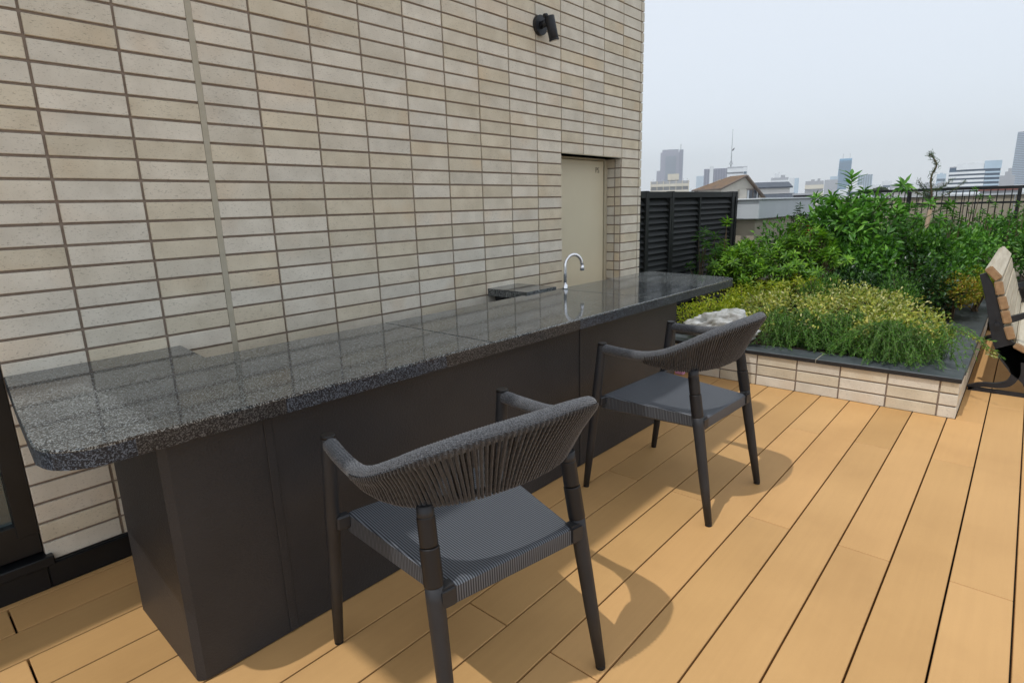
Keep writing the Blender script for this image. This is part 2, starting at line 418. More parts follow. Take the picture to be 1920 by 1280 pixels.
# ================================================================== BUILDING (tiled wall, door, window, canopy)
WX1 = 3.544
bld = thing('building', 'rooftop stair house clad in beige and off-white stacked tiles behind the bar counter', 'building')
GB = .0065
boxes('wall_body', [((-.2133,GB,0),(2.5597,.3,4.30)), ((2.5597,GB,1.4677),(3.2677,.3,4.30)), ((3.2677,GB,0),(WX1-.005,.3,4.30)),
                    ((-3.2,.3,0),(WX1-.005,4.2,4.30)), ((-3.2,GB,2.12),(-.2133,.3,4.30)), ((2.5597,.16,0),(3.2677,.3,1.4677))], M_GROUT, bld)
xs = [-.4720+ .0, -.236, 0, .236, .4625] + [v*.236-.0363 for v in range(3, 16)] + [WX1+.0045]
rows = [1.27+.065872*k for k in range(-18, 32)]
JT = .0084
cells = []
for i in range(len(xs)-1):
    xa, xb = xs[i], xs[i+1]
    ja = .021 if abs(xa-.4625) < 1e-6 else JT; jb = .021 if abs(xb-.4625) < 1e-6 else JT
    for j in range(len(rows)-1):
        z0, z1 = rows[j]+JT/2, rows[j+1]-JT/2
        if j == 0: z0 = .0865
        x0, x1 = xa+ja/2, xb-jb/2
        if x1 < -.2133 and z1 < 2.12: continue
        if x0 < -.2133 < x1 and z0 < 2.12: x0 = -.2120
        if x0 > 2.55 and x1 < 3.27 and z0 < 1.46: continue
        cells.append((x0, x1, z0, z1))
def project(p):
    d = Vector(p)-CAMP; z = d.dot(f)
    if z <= .05: return None
    return 960+1075.36*d.dot(r1)/z, 640-1075.36*d.dot(u1)/z, z
def size_on_screen(c):
    a = project((c[0],0,c[2])); b = project((c[1],0,c[3])); m_ = project(((c[0]+c[1])/2,0,(c[2]+c[3])/2))
    if not a or not b or not m_: return 0
    if max(a[0],b[0]) < -5 or min(a[0],b[0]) > 1925 or max(a[1],b[1]) < -5 or min(a[1],b[1]) > 1285: return 0
    if .02 < m_[0]/1920 < .7 and c[3] < .68 and c[0] > .0: return 0
    return abs(a[0]-b[0])*abs(a[1]-b[1])
cells.sort(key=size_on_screen, reverse=True)
tile_cache = {}
def tile_mesh(w, h, m):
    key = (round(w,4), round(h,4), m.name)
    if key not in tile_cache:
        me = box_me((-w/2,-GB,-h/2), (w/2,GB*.8,h/2), .0016); me.materials.append(m); tile_cache[key] = me
    return tile_cache[key]
TR = random.Random(11)
def pick_tile():
    q = TR.random(); return M_TC if q < .46 else (M_TW if q < .80 else M_TM)
def rand_mtx(c, ax=0):
    return Matrix.Translation(c) @ Matrix.Rotation(TR.uniform(-.0022,.0022), 4, 'Z') @ Matrix.Rotation(TR.uniform(-.005,.005), 4, 'X') @ Matrix.Rotation(TR.uniform(-.0012,.0012), 4, 'Y')
stuff = {M_TC.name: [M_TC, bmesh.new()], M_TW.name: [M_TW, bmesh.new()], M_TM.name: [M_TM, bmesh.new()]}
for n_, (x0, x1, z0, z1) in enumerate(cells):
    m_ = pick_tile(); c = Vector(((x0+x1)/2, GB + TR.uniform(-.0011,.0007), (z0+z1)/2))
    if n_ < 292:
        o = obj('tile', tile_mesh(x1-x0, z1-z0, m_), None, bld); o.matrix_local = rand_mtx(c)
    else:
        w, h = x1-x0, z1-z0; mt = rand_mtx(c)
        box_into(stuff[m_.name][1], (-w/2,-GB,-h/2), (w/2,GB*.8,h/2), mt)
for m_, bm in stuff.values():
    obj('tile_field', bm_mesh(bm, 'tile_field'), m_, bld, 'stuff')
# tiles of the corner's far side and of the recess jamb
bmj = {M_TC.name: bmesh.new(), M_TW.name: bmesh.new()}
JD = .122
for j in range(len(rows)-1):
    z0, z1 = rows[j]+JT/2, rows[j+1]-JT/2
    if z1 < 1.4677:
        for ya, yb in ((.010,.0485), (.0575,JD)):
            me = pick_tile(); me = M_TW if me is M_TM else me
            box_into(bmj[me.name], (3.2677-.0052, ya, z0), (3.2677+.004, yb, z1))
    for ya, yb in ((.012,.06), (.069,.29)):
        me = pick_tile(); me = M_TW if me is M_TM else me
        box_into(bmj[me.name], (WX1-.006, ya, z0), (WX1+.0035, yb, z1))
for k_, bm in bmj.items():
    obj('return_tile', bm_mesh(bm, 'return_tile'), bpy.data.materials[k_], bld, 'stuff')
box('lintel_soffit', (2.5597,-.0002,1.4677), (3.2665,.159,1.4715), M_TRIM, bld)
box('control_joint', (.4625-.0098,.0002,.085), (.4625+.0098,.01,4.30), M_SEAL, bld)
fl = box('flashing', (-.215,-.0115,.0), (WX1-.01,.0062,.083), M_BLACK, bld, .002)
box('flashing_lip', (-.215,-.0165,.074), (WX1-.01,-.0117,.0785), M_BLACK, bld)
# pipe-shaft door in the recess
door = box('door', (2.566,.124,.10), (3.225,.158,1.452), M_DOOR, bld, .003)
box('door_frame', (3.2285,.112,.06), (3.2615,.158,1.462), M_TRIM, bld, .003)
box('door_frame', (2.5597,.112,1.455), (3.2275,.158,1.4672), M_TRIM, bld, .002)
box('threshold', (2.5597,.0,.0), (3.2677,.158,.095), C_GREYB, bld)
fc = bpy.data.curves.new('door_letters', 'FONT'); fc.body = 'PS'; fc.size = .052; fc.extrude = .0008
fo = bpy.data.objects.new('t', fc); COL.objects.link(fo); bpy.context.view_layer.update()
lm = bpy.data.meshes.new_from_object(fo); bpy.data.objects.remove(fo); lm.materials.clear()
o = obj('door_letters', lm, M_LETTER, bld); o.location = (3.118,.1225,1.372); o.rotation_euler = (PI/2,0,0); o['label'] = 'small printed letters PS'
# window at the left end
wz0, wz1, wxr = .118, 2.1, -.2145
box('window_recess', (-3.1,.14,.1), (-.2133,.29,2.12), M_BLACK, bld)
wf = box('window_frame', (-.268,.002,.19), (wxr,.05,wz1), M_BLACK, bld, .002)
box('window_frame', (-2.4,.006,.122), (-.216,.05,.232), M_BLACK, bld, .002)
box('window_frame', (-2.4,.002,2.04), (-.269,.05,2.1), M_BLACK, bld, .002)
box('window_sill', (-2.6,-.028,.080), (-.196,.05,.112), M_BLACK, bld, .003)
box('window_kick', (-2.6,-.016,.0), (-.216,.05,.079), M_BLACK, bld, .003)
box('window_pane', (-2.4,.034,.233), (-.269,.040,2.039), M_GLASS, bld)
# curtain folds seen through the pane
pts = [( -2.35+.02*i, .10+.012*math.sin(i*1.7)) for i in range(104)]
V = [(x,y,z) for x, y in pts for z in (.24,2.03)]; F = [(2*i,2*i+2,2*i+3,2*i+1) for i in range(len(pts)-1)]
obj('curtain', mesh_from('curtain', V, F, True), M_CURT, bld)
NB(M_GLASS).b.inputs['Transmission Weight'].default_value = .75
# canopy over the counter (out of frame; its edge is what shades the boards)
CZ = 3.60
cx, cy, rr = 1.19, -.935, .09
pl = [(-1.40,.012), (-1.40,cy)] + [(cx-rr+rr*math.sin(a), cy+rr-rr*math.cos(a)) for a in [PI/2*k/6 for k in range(7)]] + [(cx,.012)]
obj('canopy', prism_me(pl, CZ, CZ+.14), C_WHITE, bld)

# ================================================================== WALL SPOTLIGHT
sp = thing('wall_spotlight', 'small black cylinder spotlight on a round plate high on the tiled wall', 'wall light', (2.350,-.0008,2.141))
def disc(y0, y1, r, n=28):
    V = [(r*math.cos(2*PI*k/n), y, r*math.sin(2*PI*k/n)) for y in (y0, y1) for k in range(n)]
    F = [(k, (k+1)%n, n+(k+1)%n, n+k) for k in range(n)] + [tuple(range(n))[::-1], tuple(range(n, 2*n))]
    return V, F
obj('back_plate', mesh_from('bp', *disc(-.022, .0, .052)), M_LAMP, sp)
tube('arm', [(0,-.020,.0), (.0,-.062,.005)], .020, M_LAMP, sp, 14)
hd = Vector((.22,-.10,-1)).normalized()
c0 = Vector((.004,-.074,.036)); c1 = c0 + hd*.118
tube('lamp_head', [c0, c0+hd*.003, c1-hd*.002, c1], [.024,.027,.027,.025], M_LAMP, sp, 24)
tube('lamp_rim', [c1, c1+hd*.008], .0285, M_LAMP, sp, 24)
tube('lens', [c1+hd*.0081, c1+hd*.0095], .019, M_LENS, sp, 20)
tube('knob', [(-.024,-.060,.034), (-.004,-.062,.040)], .011, M_LAMP, sp, 12)

# ================================================================== BAR COUNTER
bar = thing('bar_counter', 'long bar counter with polished speckled grey granite top on dark charcoal base', 'bar counter')
ZT, ZB = .704, .660
def yf_(x): return -.8675 - (x+.15)*.0255
out1 = [(-.2135,-.003), (-.247,-.45), (-.268,-.745)]
rc = .105; ccx, ccy = -.268+rc*1.0+.004, -.868+rc+.001
arc = [(ccx - rc*math.cos(a), ccy - rc*math.sin(a)) for a in [PI/2*k/9 for k in range(10)]]
SX = [.95, 2.095]
def slab(pts, name='stone_slab'):
    return obj(name, prism_me(pts, ZT-.0065, ZT, .0038), M_GR, bar)
def yr_(x): return -.279 - (x-.25)*.0125
slab([(.2735,-.004), (-.2135,-.004), (-.247,-.45), (-.268,-.745)] + arc[1:] + [(SX[0]-.0008, yf_(SX[0])), (SX[0]-.0008, yr_(SX[0])), (.2485,-.280)])
slab([(SX[0]+.0008, yr_(SX[0])), (SX[0]+.0008, yf_(SX[0])), (SX[1]-.0008, yf_(SX[1])), (SX[1]-.0008, yr_(SX[1]))])
fr = .085; fx = 3.035; fy = yf_(3.0)
arc2 = [(fx-fr+fr*math.sin(a), fy+fr-fr*math.cos(a)) for a in [PI/2*k/7 for k in range(8)]]
slab([(SX[1]+.0008, yr_(SX[1])), (SX[1]+.0008, yf_(SX[1]))] + arc2 + [(3.11,-.318)])
# nosing: strips of thicker stone under the front edge, browner where the deck's reflection is painted in
def inset(p, d):  # rough inward offset toward the counter's middle line
    return p
def strip(pts, m, depth=.05):
    n = len(pts); P = [Vector((p[0], p[1], 0)) for p in pts]; inn = []
    for i in range(n):
        t = (P[min(i+1,n-1)]-P[max(i-1,0)]).normalized(); inn.append(P[i]+Vector((-t.y, t.x, 0))*depth)
    pl = [(p.x,p.y) for p in P] + [(p.x,p.y) for p in inn[::-1]]
    return obj('edge_strip', prism_me(pl, ZB, ZT-.0067), m, bar)
left = [(-.2135,-.012), (-.247,-.45), (-.268,-.745)] + arc[1:6]
off = .0004
strip(left, M_GE); strip(arc[5:] + [(-.115, yf_(-.115))], M_GE)
segs = [(-.115,.215,M_GB), (.215,.745,M_GE), (.745,1.455,M_GB), (1.455,2.09,M_GE), (2.09,2.42,M_GE)]
for a, b, m_ in segs: strip([(a+off, yf_(a)), (b-off, yf_(b))], m_)
strip([(2.4204, yf_(2.42))] + arc2[:5], M_GE); strip(arc2[4:] + [(3.108,-.325)], M_GE)
obj('slab_core', prism_me([(-.16,-.03),(-.19,-.45),(-.20,-.70),(-.10,-.80),(2.95,-.88),(3.04,-.34),(.30,-.30),(.24,-.29),(.255,-.03)], ZB+.001, ZT-.0068), M_GK, bar)
# base
bx0, bx1, by0, by1 = -.062, 2.452, -.372, -.8065
bk = .017
def ybf(x): return by1 - (x+.06)*.0185
def panel(x0, x1, chL=False, chR=False):
    pts = [(x0, by0), (x0, ybf(x0)+(bk if chL else 0))] + ([(x0+bk, ybf(x0+bk))] if chL else []) + ([(x1-bk, ybf(x1-bk))] if chR else []) + [(x1, ybf(x1)+(bk if chR else 0)), (x1, by0)]
    return obj('base_panel', prism_me(pts, .004, ZB-.001), M_BASE, bar)
panel(bx0, .1885, True); panel(.1905, 1.561); panel(1.563, bx1, False, True)
for xj in (.1895, 1.562): box('joint_cover', (xj-.011, ybf(xj)-.0035, .006), (xj+.011, ybf(xj)-.0002, ZB-.002), M_BASE, bar, .0012)
# return leg near the wall's left end: bracket below the slab; raised ledge with dark cabinet at the far end
boxes('ledge_slab', [((1.8605,-.286,.675),(2.115,-.0015,.7140))], M_GR, bar)
box('back_cabinet', (1.905,-.268,.0), (2.08,-.014,.674), M_BASE, bar)
box('wall_bracket', (-.15,-.30,.615), (-.10,-.004,.6595), M_BASE, bar)

# ================================================================== FAUCET
FX, FY = 2.128, -.338
fa = thing('faucet', 'chrome gooseneck faucet at the back edge of the counter in front of the door', 'faucet', (FX, FY, .7377))
fa.location.z = .7043; 
FH = .122
tube('base_collar', [(0,0,0), (0,0,.004), (0,0,.022), (0,0,.026)], [.016,.016,.0135,.010], M_CHROME, fa, 18)
gp = [(0,0,.024), (.0,0,.09), (.0,-.001,FH)] 
arcp = [(.052*(1-math.cos(a)), -.020*(1-math.cos(a)), FH+.062*math.sin(a)) for a in [PI*k/14 for k in range(1, 15)]]
tube('spout', gp + arcp, .0092, M_CHROME, fa, 14)
ex, ey, ez = arcp[-1]
tube('nozzle', [(ex,ey,ez), (ex+.001,ey,ez-.010), (ex+.001,ey,ez-.030)], [.0095,.0125,.0125], M_CHROME, fa, 14)

# ================================================================== CHAIRS
def sleeve_tube(t, nm, a, b, r, m):
    d = (b-a).normalized()
    return tube(nm, [a, a+d*.0012, a+d*.0030, a+d*.0045, b-d*.0045, b-d*.0030, b-d*.0012, b], [r-.0012, r-.0002, r, r, r, r, r-.0002, r-.0012], m, t, 24)
def chair(label, loc, rotz):
    t = thing('rope_armchair', label, 'chair', loc, rotz, 'outdoor rope armchairs at the bar counter')
    for s in (-1, 1):
        # front post runs from the floor up to the arm
        p0 = Vector((s*.269,.267,.008)); p1 = Vector((s*.263,.195,.624)); pm = p0.lerp(p1,.62)
        tube('front_leg', [p0, p0.lerp(p1,.3), pm, p1-Vector((0,0,.004)), p1], [.0125,.0158,.0182,.0182,.0165], M_FRAME, t, 18)
        tube('rubber_foot', [p0-Vector((0,0,.008)), p0+Vector((0,0,.004))], .0120, M_RUBBER, t, 14)
        # rear leg with sleeve and upper post
        q0 = Vector((s*.219,-.250,.008)); q1 = Vector((s*.2045,-.186,.366))
        tube('rear_leg', [q0, q0.lerp(q1,.4), q1, Vector((s*.203,-.179,.41))], [.0128,.0172,.0200,.0200], M_FRAME, t, 18)
        tube('rubber_foot', [q0-Vector((0,0,.008)), q0+Vector((0,0,.004))], .0124, M_RUBBER, t, 14)
        s0 = Vector((s*.2035,-.181,.398)); s1 = Vector((s*.2005,-.166,.480)); s2 = Vector((s*.198,-.153,.558))
        sleeve_tube(t, 'sleeve', s0, s1, .0210, M_SLEEVE)
        sleeve_tube(t, 'sleeve', s1+(s2-s1)*.02, s1.lerp(s2,.82), .0194, M_SLEEVE)
        tube('upper_post', [s1.lerp(s2,.7), s2+Vector((0,0,.010))], .0182, M_FRAME, t, 18)
        # seat brackets
        bm = bmesh.new(); box_into(bm, (-.022,-.018,-.025), (.022,.018,.023))
        bmesh.ops.bevel(bm, geom=bm.edges[:], offset=.006, segments=2, affect='EDGES')
        o = obj('seat_bracket', bm_mesh(bm), M_FRAME, t, loc=(s*.183,-.188,.372))
        o = box('seat_bracket', (s*.243-.018,.198,.366), (s*.243+.018,.226,.402), M_FRAME, t, .004)
        o = tube('rail_cap', [p1-Vector((0,0,.002)), p1+Vector((0,0,.006))], [.0185,.0165], M_SLEEVE, t, 18)
    # seat: woven sling over a frame, rounded edges and a slight sag
    nx, ny = 22, 22; V = []; F = []
    def wid(v): return .176 + (.230-.176)*v
    def prof(u, v):
        x = (2*u-1)*wid(v); y = -.200 + .418*v
        e = min(1, min(u,1-u)/.05)*1.0; e2 = min(1, min(v,1-v)/.05)
        z = .393 + .012*v - .010*math.sin(PI*u)*math.sin(PI*v) - .006*(1-math.sqrt(max(0,1-(1-e)**2))) - .006*(1-math.sqrt(max(0,1-(1-e2)**2)))
        return (x, y, z)
    us = [0,.012,.03,.055]+[.055+(.89)*k/16 for k in range(1,16)]+[.945,.97,.988,1]
    n1 = len(us)
    for v in us:
        for u in us: V.append(prof(u,v))
    for j in range(n1-1):
        for i in range(n1-1): F.append((j*n1+i, j*n1+i+1, (j+1)*n1+i+1, (j+1)*n1+i))
    ring = [i for i in range(n1)] + [j*n1+n1-1 for j in range(1,n1)] + [(n1-1)*n1+i for i in range(n1-2,-1,-1)] + [j*n1 for j in range(n1-2,0,-1)]
    o0 = len(V)
    for i in ring: V.append((V[i][0]*1.006, V[i][1]*1.004+.0, .350))
    o1 = len(V)
    for i in ring: V.append((V[i][0]*.97, V[i][1]*.97, .343))
    m_ = len(ring)
    for k in range(m_):
        a, b = ring[k], ring[(k+1)%m_]; F.append((b, a, o0+k, o0+(k+1)%m_)); F.append((o0+(k+1)%m_, o0+k, o1+k, o1+(k+1)%m_))
    F.append(tuple(o1+k for k in range(m_)))
    sme = mesh_from('seat', V, F, False); sme.materials.append(M_SEAT); sme.materials.append(M_SEATS)
    for p_ in sme.polygons:
        if abs(p_.normal.x) > .75: p_.material_index = 1
    obj('seat', sme, None, t)
    # rails
    hf = [(.263,.184,.607), (.270,.10,.605), (.275,.0,.609), (.274,-.08,.630), (.256,-.15,.664), (.212,-.212,.700), (.118,-.252,.722)]
    top_c = [(-x,y,z) for x,y,z in hf] + [(0,-.266,.728)] + hf[::-1]
    hl = [(.275,.01,.596), (.268,-.05,.588), (.245,-.105,.580), (.200,-.150,.575), (.115,-.186,.573)]
    low_c = [(-x,y,z) for x,y,z in hl] + [(0,-.198,.573)] + hl[::-1]
    top = cr(top_c, 22); low = cr(low_c, 14)
    # wrapped top rail: fine helical ridges
    L = [0]
    for a, b in zip(top, top[1:]): L.append(L[-1]+(b-a).length)
    fine = []; nseg = int(L[-1]/.0020); j = 0
    for k in range(nseg+1):
        s_ = L[-1]*k/nseg
        while j < len(L)-2 and L[j+1] < s_: j += 1
        fine.append(top[j].lerp(top[j+1], (s_-L[j])/max(1e-9, L[j+1]-L[j])))
    V = []; F = []; sides = 16
    for i, (p, tt, n, b) in enumerate(frames(fine)):
        for k in range(sides):
            a = 2*PI*k/sides; ph = (i*.0020)/.0064*2*PI + a
            rr_ = .0182*(1+.055*math.cos(ph)); V.append(p + (n*math.cos(a) + b*math.sin(a))*rr_)
    for i in range(len(fine)-1):
        for k in range(sides):
            k2 = (k+1)%sides; F.append((i*sides+k, i*sides+k2, (i+1)*sides+k2, (i+1)*sides+k))
    obj('rope_wrapped_rail', mesh_from('rail', V, F, True), M_ROPET, t)
    tube('lower_rail', low, .0085, M_ROPE, t, 10)
    # cords: loops round both rails
    def at(path, q):
        x = q*(len(path)-1); i = min(int(x), len(path)-2); return path[i].lerp(path[i+1], x-i)
    i0, i1 = 22*2/(len(top)-1), 1-22*2/(len(top)-1)
    ncord = 92; rg = random.Random(5)
    for k in range(ncord):
        q = (k+.5)/ncord; a = at(top, i0+(i1-i0)*q)
        ql = q + .055*math.sin(2*PI*q) + rg.uniform(-.0012,.0012); b = at(low, min(max(ql,0),1))
        if (a-b).length < .018: continue
        outw = Vector((a.x, a.y+.05, 0)).normalized()
        lp = [a+outw*.0188+Vector((0,0,.002)), a+outw*.0165-Vector((0,0,.010)), a.lerp(b,.5)+outw*.013, b+outw*.0118+Vector((0,0,.003)),
              b+outw*.004-Vector((0,0,.0115)), b-outw*.0085-Vector((0,0,.004)), a.lerp(b,.5)-outw*.009, a-outw*.0185-Vector((0,0,.006))]
        Vv, Fv = tube_me(cr(lp, 2), .0037+rg.uniform(-.0005,.0004), 6, False)
        o = obj('cord', mesh_from('cord', Vv, Fv, True), M_ROPE, t)
    # stretchers under the seat
    tube('seat_rail', [(-.225,.205,.366), (.225,.205,.366)], .011, M_FRAME, t, 10)
    tube('seat_rail', [(-.17,-.188,.362), (.17,-.188,.362)], .011, M_FRAME, t, 10)
    return t
c1 = chair('charcoal rope armchair nearest the camera, striped woven seat catching the sun', (.4619,-1.2595,0), R(-10.7))
def copy_tree(o, parent=None):
    c = o.copy(); COL.objects.link(c); c.parent = parent
    for ch in list(o.children): copy_tree(ch, c)
    return c
c2 = copy_tree(c1); c2.location = (1.6726,-1.245,0); c2.rotation_euler = (0,0,R(-2.85))
c2['label'] = 'charcoal rope armchair farther along the counter, next to the planter'

# ================================================================== PLANTER
PX, PY = 3.236, -2.056
pt = thing('planter_bed', 'low raised planter faced with beige tiles and capped with dark slate', 'planter', (0,0,0))
boxes('planter_wall', [((PX+.007,PY+.007,-.03),(PX+.14,-.01,.196)), ((PX+.14,PY+.007,-.03),(9.0,PY+.14,.196)), ((PX+.14,-.02,-.03),(9.0,1.3,.10))], M_GROUT, pt)
ty = [PY+.0, -1.971+.0, -1.7095+.0, -1.4845, -1.2605, -1.030, -.800, -.570, -.340, -.110]
# vertical joints measured along the front face
ty = [PY-.002, -1.9735, -1.7375, -1.5015, -1.2655, -1.0295, -.7935, -.5575, -.3215, -.0855]
tz = [(.001,.0595), (.0685,.1275), (.1365,.1945)]
for a, b in zip(ty, ty[1:]):
    for z0, z1 in tz:
        w = abs(b-a)-JT; h = z1-z0; m_ = pick_tile()
        o = obj('tile', tile_mesh(w, h, m_), None, pt)
        o.matrix_local = Matrix.Translation((PX+.0065, (a+b)/2, (z0+z1)/2)) @ Matrix.Rotation(-PI/2, 4, 'Z') @ Matrix.Rotation(TR.uniform(-.004,.004), 4, 'X')
xx = PX
for k in range(14):
    x0 = PX + .002 + (0.06 if k else 0) + .236*(k-1)*(k > 0); x1 = PX + .06 + .236*k - JT
    if k == 0: x1 = PX+.054
    for z0, z1 in tz:
        o = obj('tile', tile_mesh(round(x1-x0,3), z1-z0, pick_tile()), None, pt); o.location = ((x0+x1)/2, PY+.0065, (z0+z1)/2)
CZ0, CZ1 = .197, .222
for a, b in ((-2.062,-1.372), (-1.368,-.676), (-.672,-.02)):
    box('cap_slab', (PX-.010, a, CZ0), (PX+.175, b, CZ1), M_CAP, pt, .002)
    box('cap_edge', (PX-.0125, a, CZ0+.001), (PX-.0102, b, CZ1-.004), M_CAPF, pt)
boxes('cap_joint', [((PX-.009,-1.3719,CZ0),(PX+.17,-1.3681,CZ1-.002)), ((PX-.009,-.6759,CZ0),(PX+.17,-.6721,CZ1-.002))], M_SEAL, pt)
for x0, x1 in ((PX+.178,4.3), (4.304,5.25), (5.254,6.2), (6.204,7.2), (7.204,8.4)):
    box('cap_slab', (x0, PY-.010, CZ0), (x1, PY+.44 if x0 < 6 else PY+.2, CZ1), M_CAP, pt, .002)
soil = obj('soil', mesh_from('soil', [(x, y, .165+.03*math.sin(x*3+y*2)+.02*math.cos(y*5)) for x in np.linspace(PX+.14,9,24) for y in np.linspace(PY+.15,1.2,14)],
           [(i*14+j, (i+1)*14+j, (i+1)*14+j+1, i*14+j+1) for i in range(23) for j in range(13)], True), M_SOIL, pt)
# second bed beyond the bench
box('soil_bed', (5.9,-5.2,-.03), (8.1,PY-.02,.25), M_SOIL, pt)

# ================================================================== FENCE (black louvres)
fe = thing('louvre_fence', 'black metal louvre screen running from the building corner behind the shrubs', 'fence')
FZ = 1.24
for x, w in ((3.66,.05), (4.05,.028), (4.09,.04), (4.62,.028), (5.38,.06), (5.47,.045)):
    box('post', (x-w/2,.0,-.02), (x+w/2,.06,FZ+.004 if w > .03 else FZ-.05), M_FENCE, fe, .002)
box('top_rail', (3.56,.004,FZ-.05), (5.5,.056,FZ), M_FENCE, fe, .002)
box('bottom_rail', (3.56,.004,.1), (5.5,.056,.14), M_FENCE, fe, .002)
sm = None
for a, b in ((3.57,4.035), (4.112,4.605), (4.635,5.348)):
    bm = bmesh.new(); mt = Matrix.Rotation(R(52), 4, 'X'); box_into(bm, (-(b-a)/2,-.034,-.0018), ((b-a)/2,.034,.0018), mt); me = bm_mesh(bm); me.materials.append(M_FENCE)
    for k in range(22):
        obj('louvre', me, None, fe, loc=((a+b)/2,.03,.165+k*.0475))

# white parapet beyond the fence
pp = thing('parapet', 'pale grey concrete parapet with a thick overhanging band behind the black fence', 'parapet')
box('coping', (5.62,-.17,.965), (7.6,.9,1.155), C_CONC, pp, .008)
box('wall_body', (5.70,-.11,-.1), (7.5,.85,.9648), C_BEIGE, pp)
box('coping_cap', (5.60,-.19,1.1552), (7.62,.92,1.172), C_CONC, pp, .004)

# railing and beige wall at the roof's edge
rl = thing('railing', 'black metal railing with thin balusters along the roof edge', 'railing')
box('top_rail', (8.0,-6.2,1.200), (8.045,-.55,1.232), M_BLACK, rl, .002)
box('middle_rail', (8.008,-6.2,1.045), (8.038,-.55,1.068), M_BLACK, rl, .002)
for k in range(6): box('post', (7.995,-1.09-1.0*k-.017,-.05), (8.045,-1.09-1.0*k+.017,1.1995), M_BLACK, rl, .002)
bmm = box_me((-.005,-.005,-.55), (.005,.005,.55)); bmm.materials.append(M_BLACK)
for k in range(90):
    o = obj('baluster', bmm, None, rl, loc=(8.022,-.62-.0612*k,.648))
bw = thing('roof_edge_wall', 'beige panelled wall standing just behind the black railing', 'wall')
for k in range(13):
    box('panel', (8.32,-6.1+k*.45+.004,-.1), (8.44,-6.1+(k+1)*.45-.004,1.135), C_BEIGE, bw, .003)
box('coping', (8.30,-6.1,1.136), (8.46,-.24,1.155), C_CONC, bw)

# ================================================================== BENCH
be = thing('park_bench', 'cast-iron framed park bench with pale weathered wooden slats, backing onto the planter', 'bench', (3.87,-2.24,0))
BL = 1.66
def slat(y, z, ang, w=.078, th=.040):
    bm = bmesh.new(); mt = Matrix.Translation((0, y+2.24, z)) @ Matrix.Rotation(ang, 4, 'X')
    box_into(bm, (-.02,-th/2,-w/2), (BL,th/2,w/2), mt)
    bmesh.ops.bevel(bm, geom=bm.edges[:], offset=.005, segments=2, affect='EDGES')
    me = bm_mesh(bm); me.materials.append(M_SLAT); me.materials.append(M_SLATE)
    for p in me.polygons:
        if abs(p.normal.x) > .9: p.material_index = 1
    o = obj('slat', me, None, be); return o
slat(-2.100,.706, R(-42), .086, .042)
slat(-2.136,.624, R(-14)); slat(-2.163,.541, R(-18)); slat(-2.187,.462, R(-17)); slat(-2.2135,.372, R(-20))
for k, (y, z, a) in enumerate(((-2.277,.288,-62), (-2.355,.270,-84), (-2.438,.268,-90), (-2.521,.272,-94), (-2.602,.285,-104))):
    slat(y, z, R(a), .076, .036)
def bench_frame(x):
    def strip2(pts, hw, name='frame', th=.030):
        V = []; F = []; P = [Vector((0, y+2.24, z)) for y, z in pts]; P = cr(P, 6); n = len(P)
        hws = hw if isinstance(hw, list) else [hw]*len(pts)
        for i, p in enumerate(P):
            t_ = (P[min(i+1,n-1)]-P[max(i-1,0)]).normalized(); nn = Vector((0,-t_.z,t_.y))
            q = i/6; k = min(int(q), len(hws)-2); h = hws[k]+(hws[k+1]-hws[k])*(q-k)
            for dx in (-th/2, th/2):
                for s in (-1, 1): V.append(p+nn*h*s+Vector((x+dx,0,0)))
        for i in range(n-1):
            a = i*4; b = a+4
            F += [(a,a+1,b+1,b), (a+2,b+2,b+3,a+3), (a,b,b+2,a+2), (a+1,a+3,b+3,b+1)]
        F += [(0,2,3,1), (4*n-4,4*n-3,4*n-1,4*n-2)]
        return obj(name, mesh_from(name, V, F), M_IRON, be)
    strip2([(-2.052,.700), (-2.085,.625), (-2.112,.54), (-2.136,.45), (-2.165,.36), (-2.205,.285), (-2.28,.245), (-2.40,.228), (-2.52,.232), (-2.62,.25)], [.016,.024,.026,.028,.034,.045,.040,.026,.024,.016], 'side_frame')
    strip2([(-2.205,.29), (-2.236,.23), (-2.262,.17), (-2.268,.12), (-2.245,.070), (-2.19,.048), (-2.12,.040), (-2.066,.014)], [.05,.040,.026,.020,.017,.014,.012,.014], 'rear_leg')
    strip2([(-2.215,.27), (-2.30,.20), (-2.36,.13), (-2.38,.06), (-2.385,.012)], [.06,.085,.075,.06,.055], 'leg_web')
    strip2([(-2.066,.010), (-2.20,.010), (-2.36,.010), (-2.50,.010), (-2.66,.010)], .010, 'foot_bar')
    strip2([(-2.60,.25), (-2.63,.15), (-2.65,.05), (-2.66,.01)], [.022,.018,.018,.020], 'front_leg')
    strip2([(-2.150,.425), (-2.22,.452), (-2.30,.488), (-2.42,.50), (-2.56,.49), (-2.63,.45)], [.020,.018,.014,.014,.016,.018], 'armrest', .038)
    strip2([(-2.63,.45), (-2.62,.36), (-2.60,.26)], .014, 'arm_support')
    tube('bolt', [(x-.032,2.24-2.153,.412), (x-.014,2.24-2.153,.412)], .012, M_IRON, be, 10)
bench_frame(.012); bench_frame(BL-.03)

